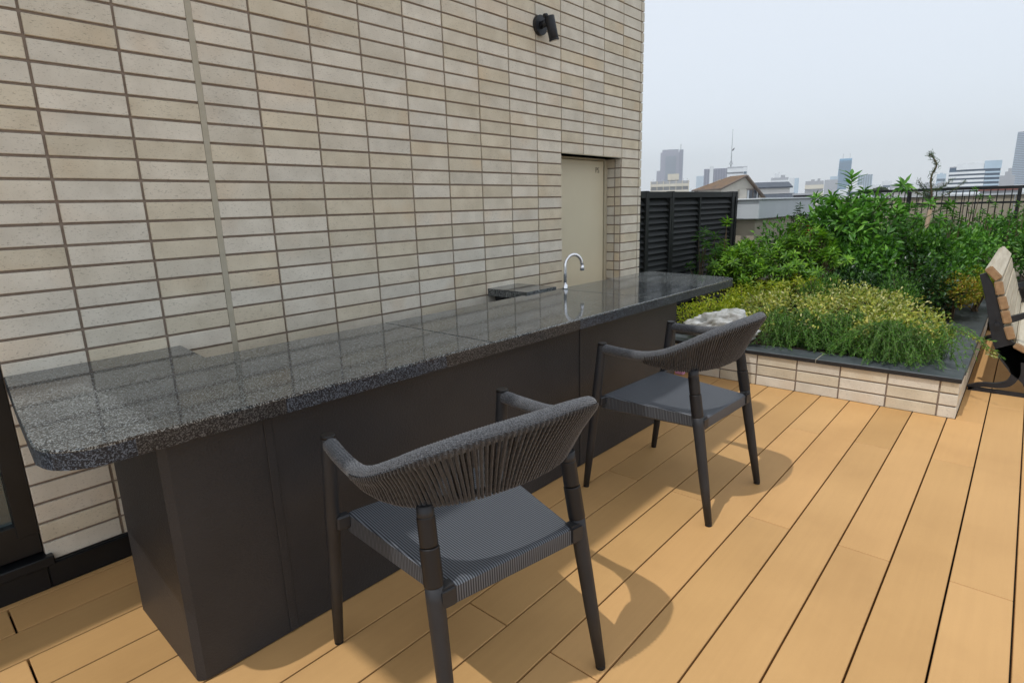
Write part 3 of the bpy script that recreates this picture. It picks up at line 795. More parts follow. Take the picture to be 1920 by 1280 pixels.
# ================================================================== LEAVES
def leaves(name, P, D, N_, Ln, Wd, m, parent, kind='stuff', fold=.25):
    """one mesh of many leaves: P base points, D directions, N_ up-normals (numpy n x 3)"""
    n = len(P); D = D/np.linalg.norm(D, axis=1, keepdims=True)
    B = np.cross(D, N_); B /= np.maximum(1e-6, np.linalg.norm(B, axis=1, keepdims=True)); U = np.cross(B, D)
    Ln = np.broadcast_to(Ln, (n,))[:,None]; Wd = np.broadcast_to(Wd, (n,))[:,None]
    mid = P + D*Ln*.48; tip = P + D*Ln - U*Ln*.12
    L_ = mid + B*Wd*.5 + U*Wd*fold; R_ = mid - B*Wd*.5 + U*Wd*fold
    V = np.stack([P, L_, tip, R_], 1).reshape(-1, 3)
    me = bpy.data.meshes.new(name); me.vertices.add(4*n); me.vertices.foreach_set('co', V.astype(np.float32).ravel())
    idx = np.arange(n)[:,None]*4; T = np.concatenate([idx+[0,1,2], idx+[0,2,3]], 1).reshape(-1)
    me.loops.add(6*n); me.loops.foreach_set('vertex_index', T.astype(np.int32))
    me.polygons.add(2*n); me.polygons.foreach_set('loop_start', np.arange(0, 6*n, 3, dtype=np.int32)); me.polygons.foreach_set('loop_total', np.full(2*n, 3, dtype=np.int32))
    me.update(calc_edges=True)
    return obj(name, me, m, parent, kind)
def unit(n): v = RNG.normal(size=(n,3)); return v/np.linalg.norm(v, axis=1, keepdims=True)
def stems(name, paths, r, m, parent):
    parts = []
    for p in paths:
        n = len(p); parts.append(tube_me(p, [r*(1-.6*i/(n-1)) for i in range(n)], 5, False))
    V, F = merge(parts); return obj(name, mesh_from(name, V, F, True), m, parent)
def lumps(c, r, n, k=7, seed=0):
    """n points spread over a lumpy crown: sub-balls inside the ellipsoid, points near their shells"""
    g = np.random.default_rng(seed); c = np.array(c); r = np.array(r)
    sc = g.normal(size=(k,3)); sc /= np.linalg.norm(sc, axis=1, keepdims=True); sc *= g.uniform(.25,.72,(k,1)); sc[:,2] = np.abs(sc[:,2])*.9-.1
    sr = g.uniform(.32,.55,k); w = g.integers(0, k, n)
    d = g.normal(size=(n,3)); d /= np.linalg.norm(d, axis=1, keepdims=True)
    rad = sr[w][:,None]*g.uniform(.55,1.08,(n,1))
    return c + (sc[w]+d*rad)*r, d
def shrub(label, cat, c, r, n, Ln, Wd, m, seed=1, name='shrub', k=8, stem=M_STEM, up=.35, nst=9, base=.19, droop=0):
    t = thing(name, label, cat, (c[0], c[1], base))
    cc = (0, 0, c[2]-base)
    P, d = lumps(cc, r, n, k, seed)
    ok = P[:,2] > .02; P, d = P[ok], d[ok]; nn = len(P); g = np.random.default_rng(seed+5)
    D = d*.8 + g.normal(size=(nn,3))*.55; D[:,2] += up - droop
    leaves('foliage', P, D, d+g.normal(size=(nn,3))*.3+[0,0,.6], g.uniform(.65,1.15,nn)*Ln, g.uniform(.7,1.1,nn)*Wd, m, t)
    ps = []
    for i in range(nst):
        tgt = P[g.integers(0,nn)]; ps.append(cr([(g.uniform(-.04,.04), g.uniform(-.04,.04), -.02), (tgt[0]*.35, tgt[1]*.35, tgt[2]*.5), tuple(tgt)], 4))
    stems('stem', ps, .007, stem, t)
    return t
def rosettes(label, cat, tips, base, nl, Ln, Wd, m, seed=1, name='shrub', stem=M_STEM, spread=.35):
    """shrub whose leaves stand in whorls at the branch tips"""
    t = thing(name, label, cat, (base[0], base[1], base[2])); g = np.random.default_rng(seed); b = np.array(base)
    Ps=[]; Ds=[]; Ns=[]; ps=[]
    for tp in tips:
        p = np.array(tp)-b; ax = p*np.array([.5,.5,1.0]); ax = ax/np.linalg.norm(ax); ax = ax + g.normal(size=3)*.25; ax /= np.linalg.norm(ax)
        for ring, (hh, el) in enumerate(((0,.25), (-.012,-.15), (.010,.9))):
            n = nl if ring < 2 else max(3, nl//2)
            for i in range(n):
                a = 2*PI*(i+g.uniform(-.2,.2))/n + ring*.4
                e1 = np.cross(ax, [0,0,1.0]); e1 = e1/max(1e-6,np.linalg.norm(e1)) if np.linalg.norm(e1) > .05 else np.array([1.0,0,0]); e2 = np.cross(ax, e1)
                d = e1*math.cos(a)+e2*math.sin(a)+ax*(el+g.uniform(-.15,.15)); Ps.append(p+ax*hh); Ds.append(d); Ns.append(ax+g.normal(size=3)*.15)
        ps.append(cr([(g.uniform(-.05,.05), g.uniform(-.05,.05), 0), tuple(p*[.45,.45,.55]+g.normal(size=3)*.02), tuple(p)], 4))
    n = len(Ps); leaves('foliage', np.array(Ps), np.array(Ds), np.array(Ns), g.uniform(.7,1.15,n)*Ln, g.uniform(.8,1.1,n)*Wd, m, t)
    stems('stem', ps, .006, stem, t); return t
def tips_in(c, r, n, seed, k=7):
    P, d = lumps(c, r, n, k, seed); return [tuple(p) for p in P]

# --- trailing rosemary spilling over the front cap
def trailing(label, cx_, cy_, w, n, seed, m=L_ROS, reach=.20):
    t = thing('trailing_rosemary', label, 'shrub', (cx_, cy_, .20)); g = np.random.default_rng(seed)
    Ps=[]; Ds=[]; ps=[]
    hubs = [(g.uniform(.02,.24), g.uniform(-w,w), g.uniform(.02,.20)) for _ in range(12)]
    for i in range(n):
        hx, hy, hh = hubs[g.integers(0,12)]; x = hx+g.normal()*.02; y = hy+g.normal()*.035
        a = g.normal()*1.0 + .25; ln = g.uniform(.08,1)*reach*(1.35 if i % 9 == 0 else 1)
        dx = -math.cos(a)*ln; dy = -math.sin(a)*ln*1.1; rise = g.uniform(.02,.10)+(.05 if i % 7 == 0 else 0)
        ex = max(x+dx, -.175+g.uniform(-.02,.03)); zt_ = .028+g.uniform(0,.03) if ex < 0 else g.uniform(.05,.15)
        pts = cr([(x, y, .0), (x+(ex-x)*.25, y+dy*.25, hh+rise*.6), (x+(ex-x)*.7, y+dy*.7, hh*.8+rise*.5), (ex, y+dy*1.15, zt_)], 5)
        ps.append(pts)
        for a_, b_ in zip(pts, pts[1:]):
            a_ = np.array(a_); b_ = np.array(b_); L_ = np.linalg.norm(b_-a_); tdir = (b_-a_)/max(1e-6,L_)
            for q in range(max(2, int(L_/.0042))):
                Ps.append(a_+(b_-a_)*g.uniform(0,1)); Ds.append(tdir*.9+g.normal(size=3)*.5+[0,0,.1])
    nn = len(Ps); leaves('foliage', np.array(Ps), np.array(Ds), unit(nn), g.uniform(.014,.027,nn), .0036, m, t, fold=.1)
    stems('stem', ps, .0018, M_STEMG, t); return t
trailing('feathery green trailing rosemary at the left of the planter front edge', 3.42,-1.10,.17, 190, 21)
trailing('feathery green trailing rosemary in the middle of the planter front edge', 3.43,-1.42,.18, 220, 22)
trailing('feathery green trailing rosemary draping low near the planter corner', 3.42,-1.72,.20, 260, 23, reach=.27)
# --- variegated ground cover
vy = [(-.62,.40,'nearest the plastic bag'), (-.93,.46,'behind the left rosemary clump'), (-1.22,.47,'behind the middle rosemary clump'), (-1.50,.46,'in front of the dark camellia'), (-1.76,.42,'at the planter corner beside the slate cap')]
for i, (y, z, w) in enumerate(vy):
    x = 3.83 + (i % 2)*.06 - (.06 if i == 4 else 0)
    shrub('yellow and cream variegated ground cover '+w, 'shrub', (x, y, z-.08), (.31,.23,.20), 1500, .027, .015, L_VAR if i else L_YG, 30+i, 'variegated_shrub', 9, M_STEM, .3, 14)
shrub('cream-tipped variegated mound just behind the yellow ground cover', 'shrub', (4.25,-1.35,.43), (.30,.5,.20), 2000, .027, .015, L_VAR, 38, 'variegated_shrub', 12)
shrub('bright yellow-green fine-leaved plant under the far end of the counter', 'shrub', (3.62,-.50,.33), (.24,.28,.19), 1500, .022, .011, L_YG, 36, 'fine_leaved_shrub', 9)
shrub('yellow-green ground cover spreading behind the counter end', 'shrub', (4.05,-.62,.40), (.30,.34,.20), 1800, .019, .010, L_YG, 37, 'fine_leaved_shrub', 9)
for i, (x, y, z, n_, lab) in enumerate(((3.60,-1.27,.36,520,'small yellow sprays poking between the left and middle rosemary clumps'), (3.58,-1.57,.35,560,'small yellow sprays poking between the middle and corner rosemary clumps'), (3.60,-1.86,.34,620,'small yellow sprays above the rosemary at the planter corner'), (3.50,-.93,.33,480,'small yellow sprays between the plastic bag and the rosemary'))):
    shrub(lab, 'shrub', (x, y, z), (.18,.14,.14), n_, .025, .014, L_VAR, 130+i, 'yellow_spray', 6, M_STEM, .3, 8)
# branch leaning out over the cap
tb = thing('leaning_sprig', 'thin yellow-leaved branch leaning out over the slate cap toward the bench', 'sprig', (3.82,-1.82,.30))
bp = cr([(0,0,0), (-.02,-.10,.06), (-.03,-.20,.055), (-.05,-.29,.0), (-.06,-.34,-.055)], 6)
stems('stem', [bp], .003, M_STEM, tb)
g = np.random.default_rng(4); Pb = np.array([list(bp[g.integers(4,len(bp))]) for _ in range(95)])+g.normal(size=(95,3))*.006
leaves('foliage', Pb, unit(95)+[0,-.4,.1], unit(95)+[0,0,1], .020, .011, L_VAR, tb)
# --- azalea-like whorled shrubs
rosettes('bright green azalea bush with whorled leaves in front of the louvre fence', 'shrub', tips_in((4.60,-.40,.62),(.46,.36,.36),210,51), (4.6,-.40,.19), 9, .060,.019, L_AZ, 51, 'azalea')
rosettes('bright green azalea bush below the white parapet', 'shrub', tips_in((4.80,-.84,.62),(.46,.38,.36),220,52), (4.8,-.86,.19), 9, .060,.019, L_AZ, 52, 'azalea')
rosettes('low yellowish azalea behind the fine-leaved ground cover', 'shrub', tips_in((4.3,-.80,.42),(.34,.36,.17),80,53), (4.3,-.8,.19), 8, .052,.017, L_YG, 53, 'azalea')
rosettes('dark slender shrub with drooping whorls against the black fence', 'shrub', [(4.42,-.13,.90),(4.47,-.21,.86),(4.45,-.07,.85),(4.40,-.16,.80),(4.5,-.12,.78),(4.43,-.24,.74),(4.47,-.10,.68),(4.40,-.02,.60),(4.46,-.06,.52)], (4.45,-.13,.19), 10, .068,.014, L_MID, 54, 'slender_shrub')
rosettes('tall single stem with one bright whorl of leaves near the fence end', 'shrub', [(4.5,-.285,.985),(4.48,-.30,.97),(4.52,-.27,.80),(4.5,-.245,.77),(4.5,-.32,.66)], (4.55,-.29,.19), 9, .055,.020, L_AZ, 55, 'slender_shrub')
rosettes('dark thin plant with red young leaves rising before the white parapet', 'shrub', [(5.0,-.72,1.09),(5.0,-.70,1.05),(4.98,-.75,1.01),(5.02,-.67,.99),(5.0,-.72,.96),(5.0,-.79,.97),(4.99,-.65,.92),(5.02,-.76,.90),(5.0,-.71,.86)], (5.05,-.74,.19), 7, .045,.014, L_DK, 56, 'slender_shrub')
rosettes('small red-tipped sprig beside the dark thin plant', 'sprig', [(4.99,-.80,.91),(5.0,-.83,.88),(5.0,-.79,.86)], (5.05,-.82,.5), 8, .035,.013, L_RED, 57, 'red_sprig')
# --- dark camellias and mixed shrubs
shrub('dark glossy camellia in the middle of the planter', 'shrub', (4.75,-1.22,.40), (.42,.36,.30), 2600, .042, .024, L_DK, 61, 'camellia')
shrub('dark glossy camellia right of the middle, behind the cream mound', 'shrub', (5.0,-1.58,.42), (.42,.34,.30), 2400, .042, .024, L_DK, 62, 'camellia')
shrub('mid-green leafy bush filling the space behind the azaleas', 'shrub', (5.35,-.75,.62), (.50,.50,.46), 2600, .055, .026, L_MID, 63, 'leafy_shrub')
shrub('loose rosemary-like spikes standing among the yellow ground cover', 'shrub', (4.1,-1.12,.45), (.16,.24,.22), 1200, .030, .004, L_ROS, 64, 'upright_rosemary', up=.9)
shrub('grey-green spiky plant rising left of the nandina', 'shrub', (4.5,-1.60,.42), (.22,.24,.24), 1300, .034, .005, L_ROS, 65, 'upright_rosemary', up=.9)
# --- orange nandina
shrub('orange and yellow nandina beside the bench back', 'shrub', (5.0,-1.84,.38), (.30,.20,.20), 1900, .032, .013, L_NAN, 66, 'nandina')
shrub('yellow-green nandina foliage behind the orange one', 'shrub', (5.5,-1.98,.42), (.30,.22,.20), 1500, .034, .014, L_YG, 67, 'nandina')
# --- tall bush with long leaves
def tall_bush(label, c, r, n, seed, m, topz, nb=10):
    t = shrub(label, 'bush', c, r, n, .085, .034, m, seed, 'tall_bush', 11, M_STEMG, .15, 14, droop=.0); return t
tb1 = tall_bush('tall bright green bush rising above the railing line', (5.55,-1.02,.86), (.42,.40,.44), 1900, 71, L_TALL, 1.4)
shrub('lower skirt of mid-green leaves at the foot of the tall bush', 'bush', (5.35,-1.15,.55), (.45,.42,.36), 2400, .060, .028, L_TALL, 72, 'leafy_shrub')
# its leading shoot: large leaves, each one a part
ls = thing('leading_shoot', 'leading shoot of large pointed leaves at the top of the tall bush', 'sprig', (5.5,-.985,1.02))
g = np.random.default_rng(9)
sh = cr([(0,0,0), (.0,.01,.12), (0,-.005,.24), (0,.0,.33)], 5); stems('stem', [sh], .005, M_STEMG, ls)
lme = None
def one_leaf_mesh(Ln, Wd):
    V = []; F = []; ks = [0,.18,.4,.62,.82,1]; ws = [.04,.6,1,.85,.45,.0]
    for q, w in zip(ks, ws):
        for s in (-1, 0, 1): V.append((q*Ln, s*w*Wd/2, -.16*Ln*q*q + (.10*Wd if s else 0)))
    for i in range(5):
        a = i*3; F += [(a,a+3,a+4,a+1), (a+1,a+4,a+5,a+2)]
    me = mesh_from('leaf', V, F, True); me.materials.append(L_TALL); return me
lmes = [one_leaf_mesh(.13,.036), one_leaf_mesh(.105,.030), one_leaf_mesh(.085,.026)]
for i in range(46):
    q = (i+1)/46; p = sh[min(len(sh)-1, int(q*(len(sh)-1)))]; a = i*2.4; el = .15+.55*q+g.uniform(-.15,.15)
    o = obj('leaf', lmes[i % 3], None, ls, loc=p+Vector((0,0,g.uniform(-.01,.01)))); o.rotation_euler = (g.uniform(-.4,.4), -el, a)
rosettes('cluster of pointed young shoots poking out of the top of the tall bush', 'sprig', [(5.5+.2*math.sin(k*2.1), -.72-.085*k, 1.10+.10*math.sin(k*1.7)+.05*math.cos(k*3.1)) for k in range(9)], (5.55,-1.05,.8), 8, .095, .030, L_TALL, 73, 'young_shoots', M_STEMG)
rosettes('arching leafy shoots leaning right from the tall bush over the railing', 'sprig', [(5.6+.1*math.sin(k*2.1), -1.36-.07*k, 1.02+.06*math.sin(k*2.7)) for k in range(6)], (5.6,-1.25,.6), 8, .075, .024, L_TALL, 74, 'young_shoots', M_STEMG)
# --- right-hand mass
mass = [((5.9,-1.50,.60),(.46,.38,.34),L_MID,.052,.026,'mid-green bush below the railing, right of the tall bush'),
        ((6.3,-1.85,.62),(.50,.40,.32),L_TALL,.050,.026,'bright leafy bush behind the bench back, left part'),
        ((6.5,-2.35,.60),(.50,.42,.36),L_MID,.050,.026,'dense green bush directly behind the bench back'),
        ((6.4,-2.95,.62),(.50,.45,.38),L_TALL,.050,.026,'dense green bush at the right edge behind the bench'),
        ((7.1,-1.35,.70),(.42,.45,.26),L_MID,.046,.022,'loose greenery along the foot of the railing, left'),
        ((7.2,-2.05,.72),(.42,.45,.30),L_MID,.046,.022,'loose greenery along the foot of the railing, middle'),
        ((7.2,-2.80,.74),(.42,.45,.32),L_TALL,.046,.022,'loose greenery along the foot of the railing, right'),
        ((5.6,-1.72,.48),(.36,.30,.26),L_MID,.040,.020,'small mid-green bush behind the orange nandina'),
        ((6.2,-.95,.62),(.42,.40,.34),L_MID,.050,.024,'green bush between the tall bush and the parapet corner')]
for i, (c, r, m_, ln, wd, lab) in enumerate(mass):
    shrub(lab, 'bush', c, r, 2700, ln, wd, m_, 80+i, 'leafy_shrub', 12)
# whips above the mass
for i, (x, y, h) in enumerate(((6.4,-1.62,1.02), (6.9,-1.9,1.10), (6.6,-2.12,1.05), (7.0,-2.3,1.08), (6.2,-1.25,1.12), (6.0,-1.72,.98), (7.3,-1.75,1.2))):
    w = ('left of the pale post', 'right of the pale post', 'above the bench back', 'at the right edge', 'beside the tall bush', 'in front of the pale post', 'tallest beneath the striped office')[i]
    rosettes('thin whip of small leaves standing against the railing, '+w, 'sprig', [(x+.03*math.sin(k), y+.05*math.sin(k*2.1), .75+(h-.75)*k/6) for k in range(7)], (x,y,.3), 6, .045,.018, L_MID, 95+i, 'thin_whip')
# conifer with a bent leader
cn = thing('young_conifer', 'thin grey-green young conifer with a crooked leader rising over the railing', 'tree', (6.6,-1.46,.19))
lead = cr([(0,0,0), (0,.0,.5), (.0,-.01,.9), (0,.02,1.12), (0,-.01,1.24), (0,.035,1.33), (0,.05,1.345)], 6)
brs = []
for k, (z, dy, dz) in enumerate(((.80,-.20,.10), (.86,.22,.02), (.92,-.26,.16), (.95,.20,.10), (1.0,-.14,.10), (.98,.10,.12), (.75,.24,-.03), (.7,-.22,.02), (.9,.05,.1))):
    dx = .12*math.sin(k*2.3); brs.append(cr([(0,0,z), (dx*.5,dy*.5,z+dz*.3), (dx,dy,z+dz)], 5))
stems('trunk', [lead], .012, M_STEM, cn); stems('branch', brs, .005, M_STEM, cn)
Pn = []; Dn = []
for path, n_ in [(lead[14:], 230)] + [(b, 120) for b in brs]:
    for _ in range(n_):
        q = g.uniform(0, len(path)-1.001); i = int(q); a = np.array(path[i]); b = np.array(path[i+1]); Pn.append(a+(b-a)*(q-i)+g.normal(size=3)*.012); Dn.append((b-a)/np.linalg.norm(b-a)*.8+g.normal(size=3)*.6+[0,0,.2])
leaves('foliage', np.array(Pn), np.array(Dn), unit(len(Pn)), .030, .005, L_CON, cn)
tube('wooden_stake', [(6.3,-1.44,.19), (6.3,-1.50,1.02)], .017, M_STAKE, None, 8)
tag(bpy.data.objects['wooden_stake'], 'pale leaning wooden stake standing in the greenery before the railing', 'stake')

# ================================================================== BAG AND CARTON
bmg = bmesh.new(); bmesh.ops.create_icosphere(bmg, subdivisions=5, radius=1)
from mathutils import noise as mn
for v in bmg.verts:
    p = v.co.copy(); q0_ = p*1.5+Vector((3,1,7))
    rd = lambda w: 1-abs(mn.noise(w))*2
    rg_ = mn.fractal(q0_, 1.0, 2.0, 4)*.38 + rd(p*2.6+Vector((9,2,4)))*.13 + rd(p*6.1)*.055 + rd(p*13)*.018
    s_ = 1+rg_-.08; q = Vector((p.x*.105*s_, p.y*.215*s_, p.z*.100*s_))
    q.z += .030*math.exp(-((q.y+.06)/.08)**2)
    q.z = max(q.z, -.088+.004*mn.noise(p*9)); v.co = q
bg_ = obj('plastic_bag', bm_mesh(bmg, 'bag', True), M_BAG, None, loc=(3.36,-.745,.3125)); tag(bg_, 'crumpled white translucent plastic bag lying on the planter cap behind the far chair', 'plastic bag')
ct = thing('small_carton', 'small pink and white patterned packet standing on the boards by the planter foot', 'packet', (3.17,-.545,.0))
box('packet_body', (-.018,-.030,.001), (.018,.030,.072), M_PINK, ct, .004); box('white_band', (-.0195,-.026,.040), (-.0184,.026,.060), M_WHITE_LABEL, ct)
box('packet_top', (-.012,-.020,.0725), (.012,.020,.135), M_WHITE_LABEL, ct, .003)

# ================================================================== CITY
def polar(az, D, z=0): a = R(az); return Vector((CAMP.x+D*math.cos(a), CAMP.y+D*math.sin(a), z))
GZ = -14.0
def hgt(el, D): return CAMP.z + D*math.tan(R(el))
class Block:
    """a far building, turned to face the terrace; local x across, y away, z up from its foot"""
    def __init__(s, name, label, az0, az1, el, D, cat='building', turn=0):
        s.c = (az0+az1)/2; s.w = D*math.radians(abs(az0-az1)); s.D = D; s.h = hgt(el, D)-GZ
        s.t = thing(name, label, cat, polar(s.c, D, GZ), R(s.c-90+turn))
    def box(s, nm, x0, x1, y0, y1, z0, z1, m, kind=None): return box(nm, (x0,y0,z0), (x1,y1,z1), m, s.t, 0, kind)
    def bands(s, nm, n, z0, z1, frac, m, y=-.35, x0=None, x1=None, single=True, side=0):
        x0 = -s.w/2 if x0 is None else x0; x1 = s.w/2 if x1 is None else x1; st = (z1-z0)/n
        L = [((x0-.1, y, z0+k*st), (x1+.1, side or 1, z0+k*st+st*frac)) for k in range(n)]
        if single: boxes(nm, L, m, s.t, 'stuff' if n > 12 else None)
        else:
            for lo, hi in L: box(nm, lo, hi, m, s.t)
    def fins(s, nm, n, z0, z1, wd, m, y=-.5, x0=None, x1=None):
        x0 = -s.w/2 if x0 is None else x0; x1 = s.w/2 if x1 is None else x1
        boxes(nm, [((x0+(x1-x0)*k/n-wd/2, y, z0), (x0+(x1-x0)*k/n+wd/2, .8, z1)) for k in range(n+1)], m, s.t, 'stuff' if n > 12 else None)

b = Block('office_tower', 'tall purple-grey office tower with glass centre, left above the black fence', 27.5, 25.5, 4.78, 900)
w, h = b.w, b.h
b.box('tower_body', -w/2, w/2, 0, 30, 0, h-4, C_PURP); b.box('glass_front', -w*.27, w*.2, -.8, -.05, 0, h-9, C_GLG)
b.box('shoulder', -w/2-5, -w/2-.05, 2, 28, 0, h*.68, C_PURP); b.box('side_bay', w*.33, w*.5+.4, -1.2, -.05, 0, h-1, C_PURPD)
b.bands('floor_band', 34, h*.2, h-9, .35, C_PURPD, -1.1, -w*.27, w*.2); b.box('mast', w*.38, w*.41, 4, 5, h-1, h+7, C_MAST)
b.box('crown', -w*.42, w*.30, 2, 24, h-4, h, C_PURP)
b = Block('apartment_block', 'wide low apartment block with rows of balconies below the office tower', 28.3, 24.9, 2.06, 240)
w, h = b.w, b.h
b.box('wall', -w/2, w/2, 0, 9, 0, h-.3, C_GREYB); b.bands('balcony', 9, h*.1, h, .42, C_CREAM, -.9); b.fins('party_wall', 6, 2, h-.2, .3, C_CREAM, -1.1)
b.box('penthouse', -w*.06, w*.24, 1, 7, h, h+2.4, C_CREAM)
boxes('rooftop_post', [((-w*.45+k*w*.1,.4,h), (-w*.45+k*w*.1+.15,.6,h+.5)) for k in range(10)], C_GREYB, b.t)
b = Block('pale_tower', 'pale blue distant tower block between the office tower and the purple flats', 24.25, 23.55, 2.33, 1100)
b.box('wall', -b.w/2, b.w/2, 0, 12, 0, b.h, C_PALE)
b = Block('purple_flats', 'mid-rise purple-grey flats with vertical stripes above the brown roof', 23.57, 21.52, 2.92, 620)
w, h = b.w, b.h
b.box('wall', -w/2, w/2, 0, 14, 0, h, C_PURPD); b.fins('pilaster', 9, h*.2, h, .9, C_PURP, -.8)
b.box('stair_tower', -w*.28, -w*.12, -1.4, 6, 0, h+2.2, C_WHITE)
b = Block('white_apartment', 'white apartment block with a thin mast, right behind the brown roof ridge', 21.6, 19.95, 3.0, 320)
w, h = b.w, b.h
b.box('wall', -w/2, w/2, 0, 9, 0, h, C_GREYB); b.bands('balcony', 11, h*.1, h, .68, C_WHITE, -.9); b.box('side_wall', w*.30, w*.52, -1.1, 8, 0, h*.985, C_WHITE)
b.bands('window_band', 10, h*.12, h*.97, .4, C_GLD, -1.25, w*.34, w*.47)
ms = thing('antenna_mast', 'slender antenna mast with a small dark aerial standing on the white apartment', 'mast', polar(21.33,322,hgt(3.02,322)), R(-68))
for (a_, b_, r_) in ((0,3.0,.30), (3.0,8,.20), (8,18,.12)): tube('mast_section', [(0,0,a_), (0,0,b_)], r_, C_MAST, ms, 8)
tube('mast_section', [(-.9,0,1.0), (0,0,3.4)], .1, C_MAST, ms, 6); tube('mast_section', [(.9,0,1.0), (0,0,3.4)], .1, C_MAST, ms, 6)
tube('dark_aerial', [(.1,0,7.6), (.7,0,8.2), (1.35,0,9.0)], [.15,.40,.10], C_BIRD, ms, 8)

# brown-roofed house
DH = 80
hs = thing('brown_roof_house', 'old house with rust-brown tiled roof and cream gable beyond the fence', 'house', polar(20.14,DH,GZ), R(20.14-90+35))
def zel(el, D): return hgt(el, D)-GZ
def roofplane(nm, pts, m, th=.10):
    V = [Vector(p) for p in pts]; n = (V[1]-V[0]).cross(V[2]-V[0]).normalized(); n = n if n.z > 0 else -n
    W_ = [v-n*th for v in V]; k = len(V)
    F = [tuple(range(k)), tuple(range(k, 2*k))[::-1]] + [(i,(i+1)%k,k+(i+1)%k,k+i) for i in range(k)]
    bm = bmesh.new(); vs = [bm.verts.new(v) for v in V+W_]; [bm.faces.new([vs[i] for i in q]) for q in F]
    return obj(nm, bm_mesh(bm), m, hs)
za, zl, ze = zel(2.26,DH), zel(1.18,DH), zel(.12,DH)
V = [(-3.2,0,0), (2.9,0,0), (2.9,0,ze), (0,0,za-.2), (-3.2,0,zl-.1)]; V += [(x,5.2,z) for x,y,z in V]
obj('gable_wall', mesh_from('g', V, [(0,1,2,3,4), (9,8,7,6,5), (0,5,6,1), (1,6,7,2), (4,9,5,0)]), C_HOUSE, hs)
roofplane('roof', [(.02,-.5,za), (3.2,-.5,ze-.2), (3.2,5.7,ze-.2), (.02,3.0,za)], C_ROOFB, .16)
roofplane('roof', [(-.02,-.5,za), (-3.7,-.5,zl-.05), (-3.7,5.9,zl-.05), (-.02,3.0,za)], C_ROOFB, .16)
roofplane('roof', [(0,3.02,za), (-3.7,5.92,zl-.05), (3.2,5.92,ze-.2)], C_ROOFB, .16)
tube('barge_board', [(.05,-.56,za-.12), (3.22,-.56,ze-.32)], .12, C_TRIM, hs, 6); tube('barge_board', [(-.05,-.56,za-.12), (-3.7,-.56,zl-.17)], .12, C_TRIM, hs, 6)
tube('gutter', [(-3.78,-.5,zl-.15), (-3.78,5.9,zl-.15)], .08, C_TRIM, hs, 6)
wz1_, wz0_ = zel(.95,DH), zel(.05,DH)
box('window', (.45,-.10,wz0_), (2.15,-.02,wz1_), C_WINDK, hs); box('window_frame', (.30,-.22,wz1_), (2.3,-.01,wz1_+.14), C_TRIM, hs)
box('window_frame', (1.25,-.16,wz0_), (1.33,-.105,wz1_), C_TRIM, hs); box('curtain', (.46,-.14,wz0_), (.72,-.105,wz1_), C_CURT, hs); box('curtain', (1.85,-.14,wz0_), (1.98,-.105,wz1_), C_CURT, hs)
box('shutter_box', (-.75,-.30,wz0_), (.28,-.02,wz1_+.06), C_HOUSE, hs)
# grey-roofed house
DG = 100; kg = DG/31
g2 = thing('grey_roof_house', 'low house with slate-grey roof and pale wall right of the brown-roofed one', 'house', polar(17.3,DG,GZ), R(17.3-90))
def z31(e): return zel(e,DG)
def kx(L): return [(a*kg, b*kg, c) for a, b, c in L]
hs_ = hs; hs = g2
roofplane('roof', kx([(-1.25,-.1,z31(1.14)), (.62,-.1,z31(1.12)), (.45,1.8,z31(1.62)), (-1.35,1.8,z31(1.66))]), C_ROOFG, .2)
box('wall', (-.95*kg,.0,0), (.50*kg,1.7*kg,z31(1.10)), C_HOUSEW, g2)
roofplane('lower_roof', kx([(-.9,-.75,z31(.02)), (.72,-.75,z31(.0)), (.72,-.002,z31(.56)), (-.9,-.002,z31(.56))]), C_ROOFG, .12)
box('lower_wall', (-.85*kg,-.6*kg,0), (.68*kg,-.02,z31(.0)-.3), C_HOUSEW, g2)
hs = hs_
sd = thing('dark_shed', 'dark low shed roof between the grey house and the bushes', 'shed', polar(15.35,26,GZ), R(15.35-90))
box('wall', (-.32,0,0), (.34,1.4,hgt(.35,26)-GZ), C_BIRD, sd); box('roof', (-.36,-.15,zel(.35,26)), (.40,1.5,zel(.5,26)), C_GREYB, sd)

b = Block('flat_roofed_block', 'grey-white block of flats with rooftop tanks beyond the grey roof', 17.95, 16.55, 1.9, 420)
w, h = b.w, b.h; b.box('wall', -w/2, w/2, 0, 10, 0, h, C_GREYB); b.bands('balcony', 8, h*.1, h, .5, C_WHITE, -.9)
b.box('roof_hut', -w*.3, -w*.05, 1, 5, h, h+2.6, C_WHITE); b.box('roof_tank', w*.05, w*.3, 1, 5, h, h+1.6, C_GREYB); b.box('roof_mast', -w*.08, -w*.05, 3, 3.4, h, h+3.6, C_MAST)
b = Block('blue_panel_block', 'small pale blue-grey block right of the rooftop tanks', 16.5, 15.75, 1.82, 520)
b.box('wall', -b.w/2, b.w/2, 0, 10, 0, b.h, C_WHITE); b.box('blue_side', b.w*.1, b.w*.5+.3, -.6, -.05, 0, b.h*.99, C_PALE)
b = Block('long_low_block', 'long low concrete block with dark window rows in front of the bushes', 15.2, 13.8, 1.5, 300)
w, h = b.w, b.h; b.box('wall', -w/2, w/2, 0, 8, 0, h, C_GREYB); b.bands('balcony', 6, h*.1, h, .5, C_CREAM, -.8); boxes('roof_unit', [((-w*.2,1,h),(w*.0,3,h+.7)), ((w*.15,1,h),(w*.3,3,h+1.0))], C_GREYB, b.t)
b = Block('hazy_block', 'faint hazy block left of the blue glass tower', 13.75, 12.75, 1.55, 650); b.box('wall', -b.w/2, b.w/2, 0, 10, 0, b.h, C_GREYB); b.box('upper_storey', -b.w*.1, b.w*.5, 1, 8, b.h, b.h+3, C_PALE)
b = Block('blue_glass_tower', 'tall blue glass tower rising behind the tall bush', 12.78, 11.87, 3.2, 820)
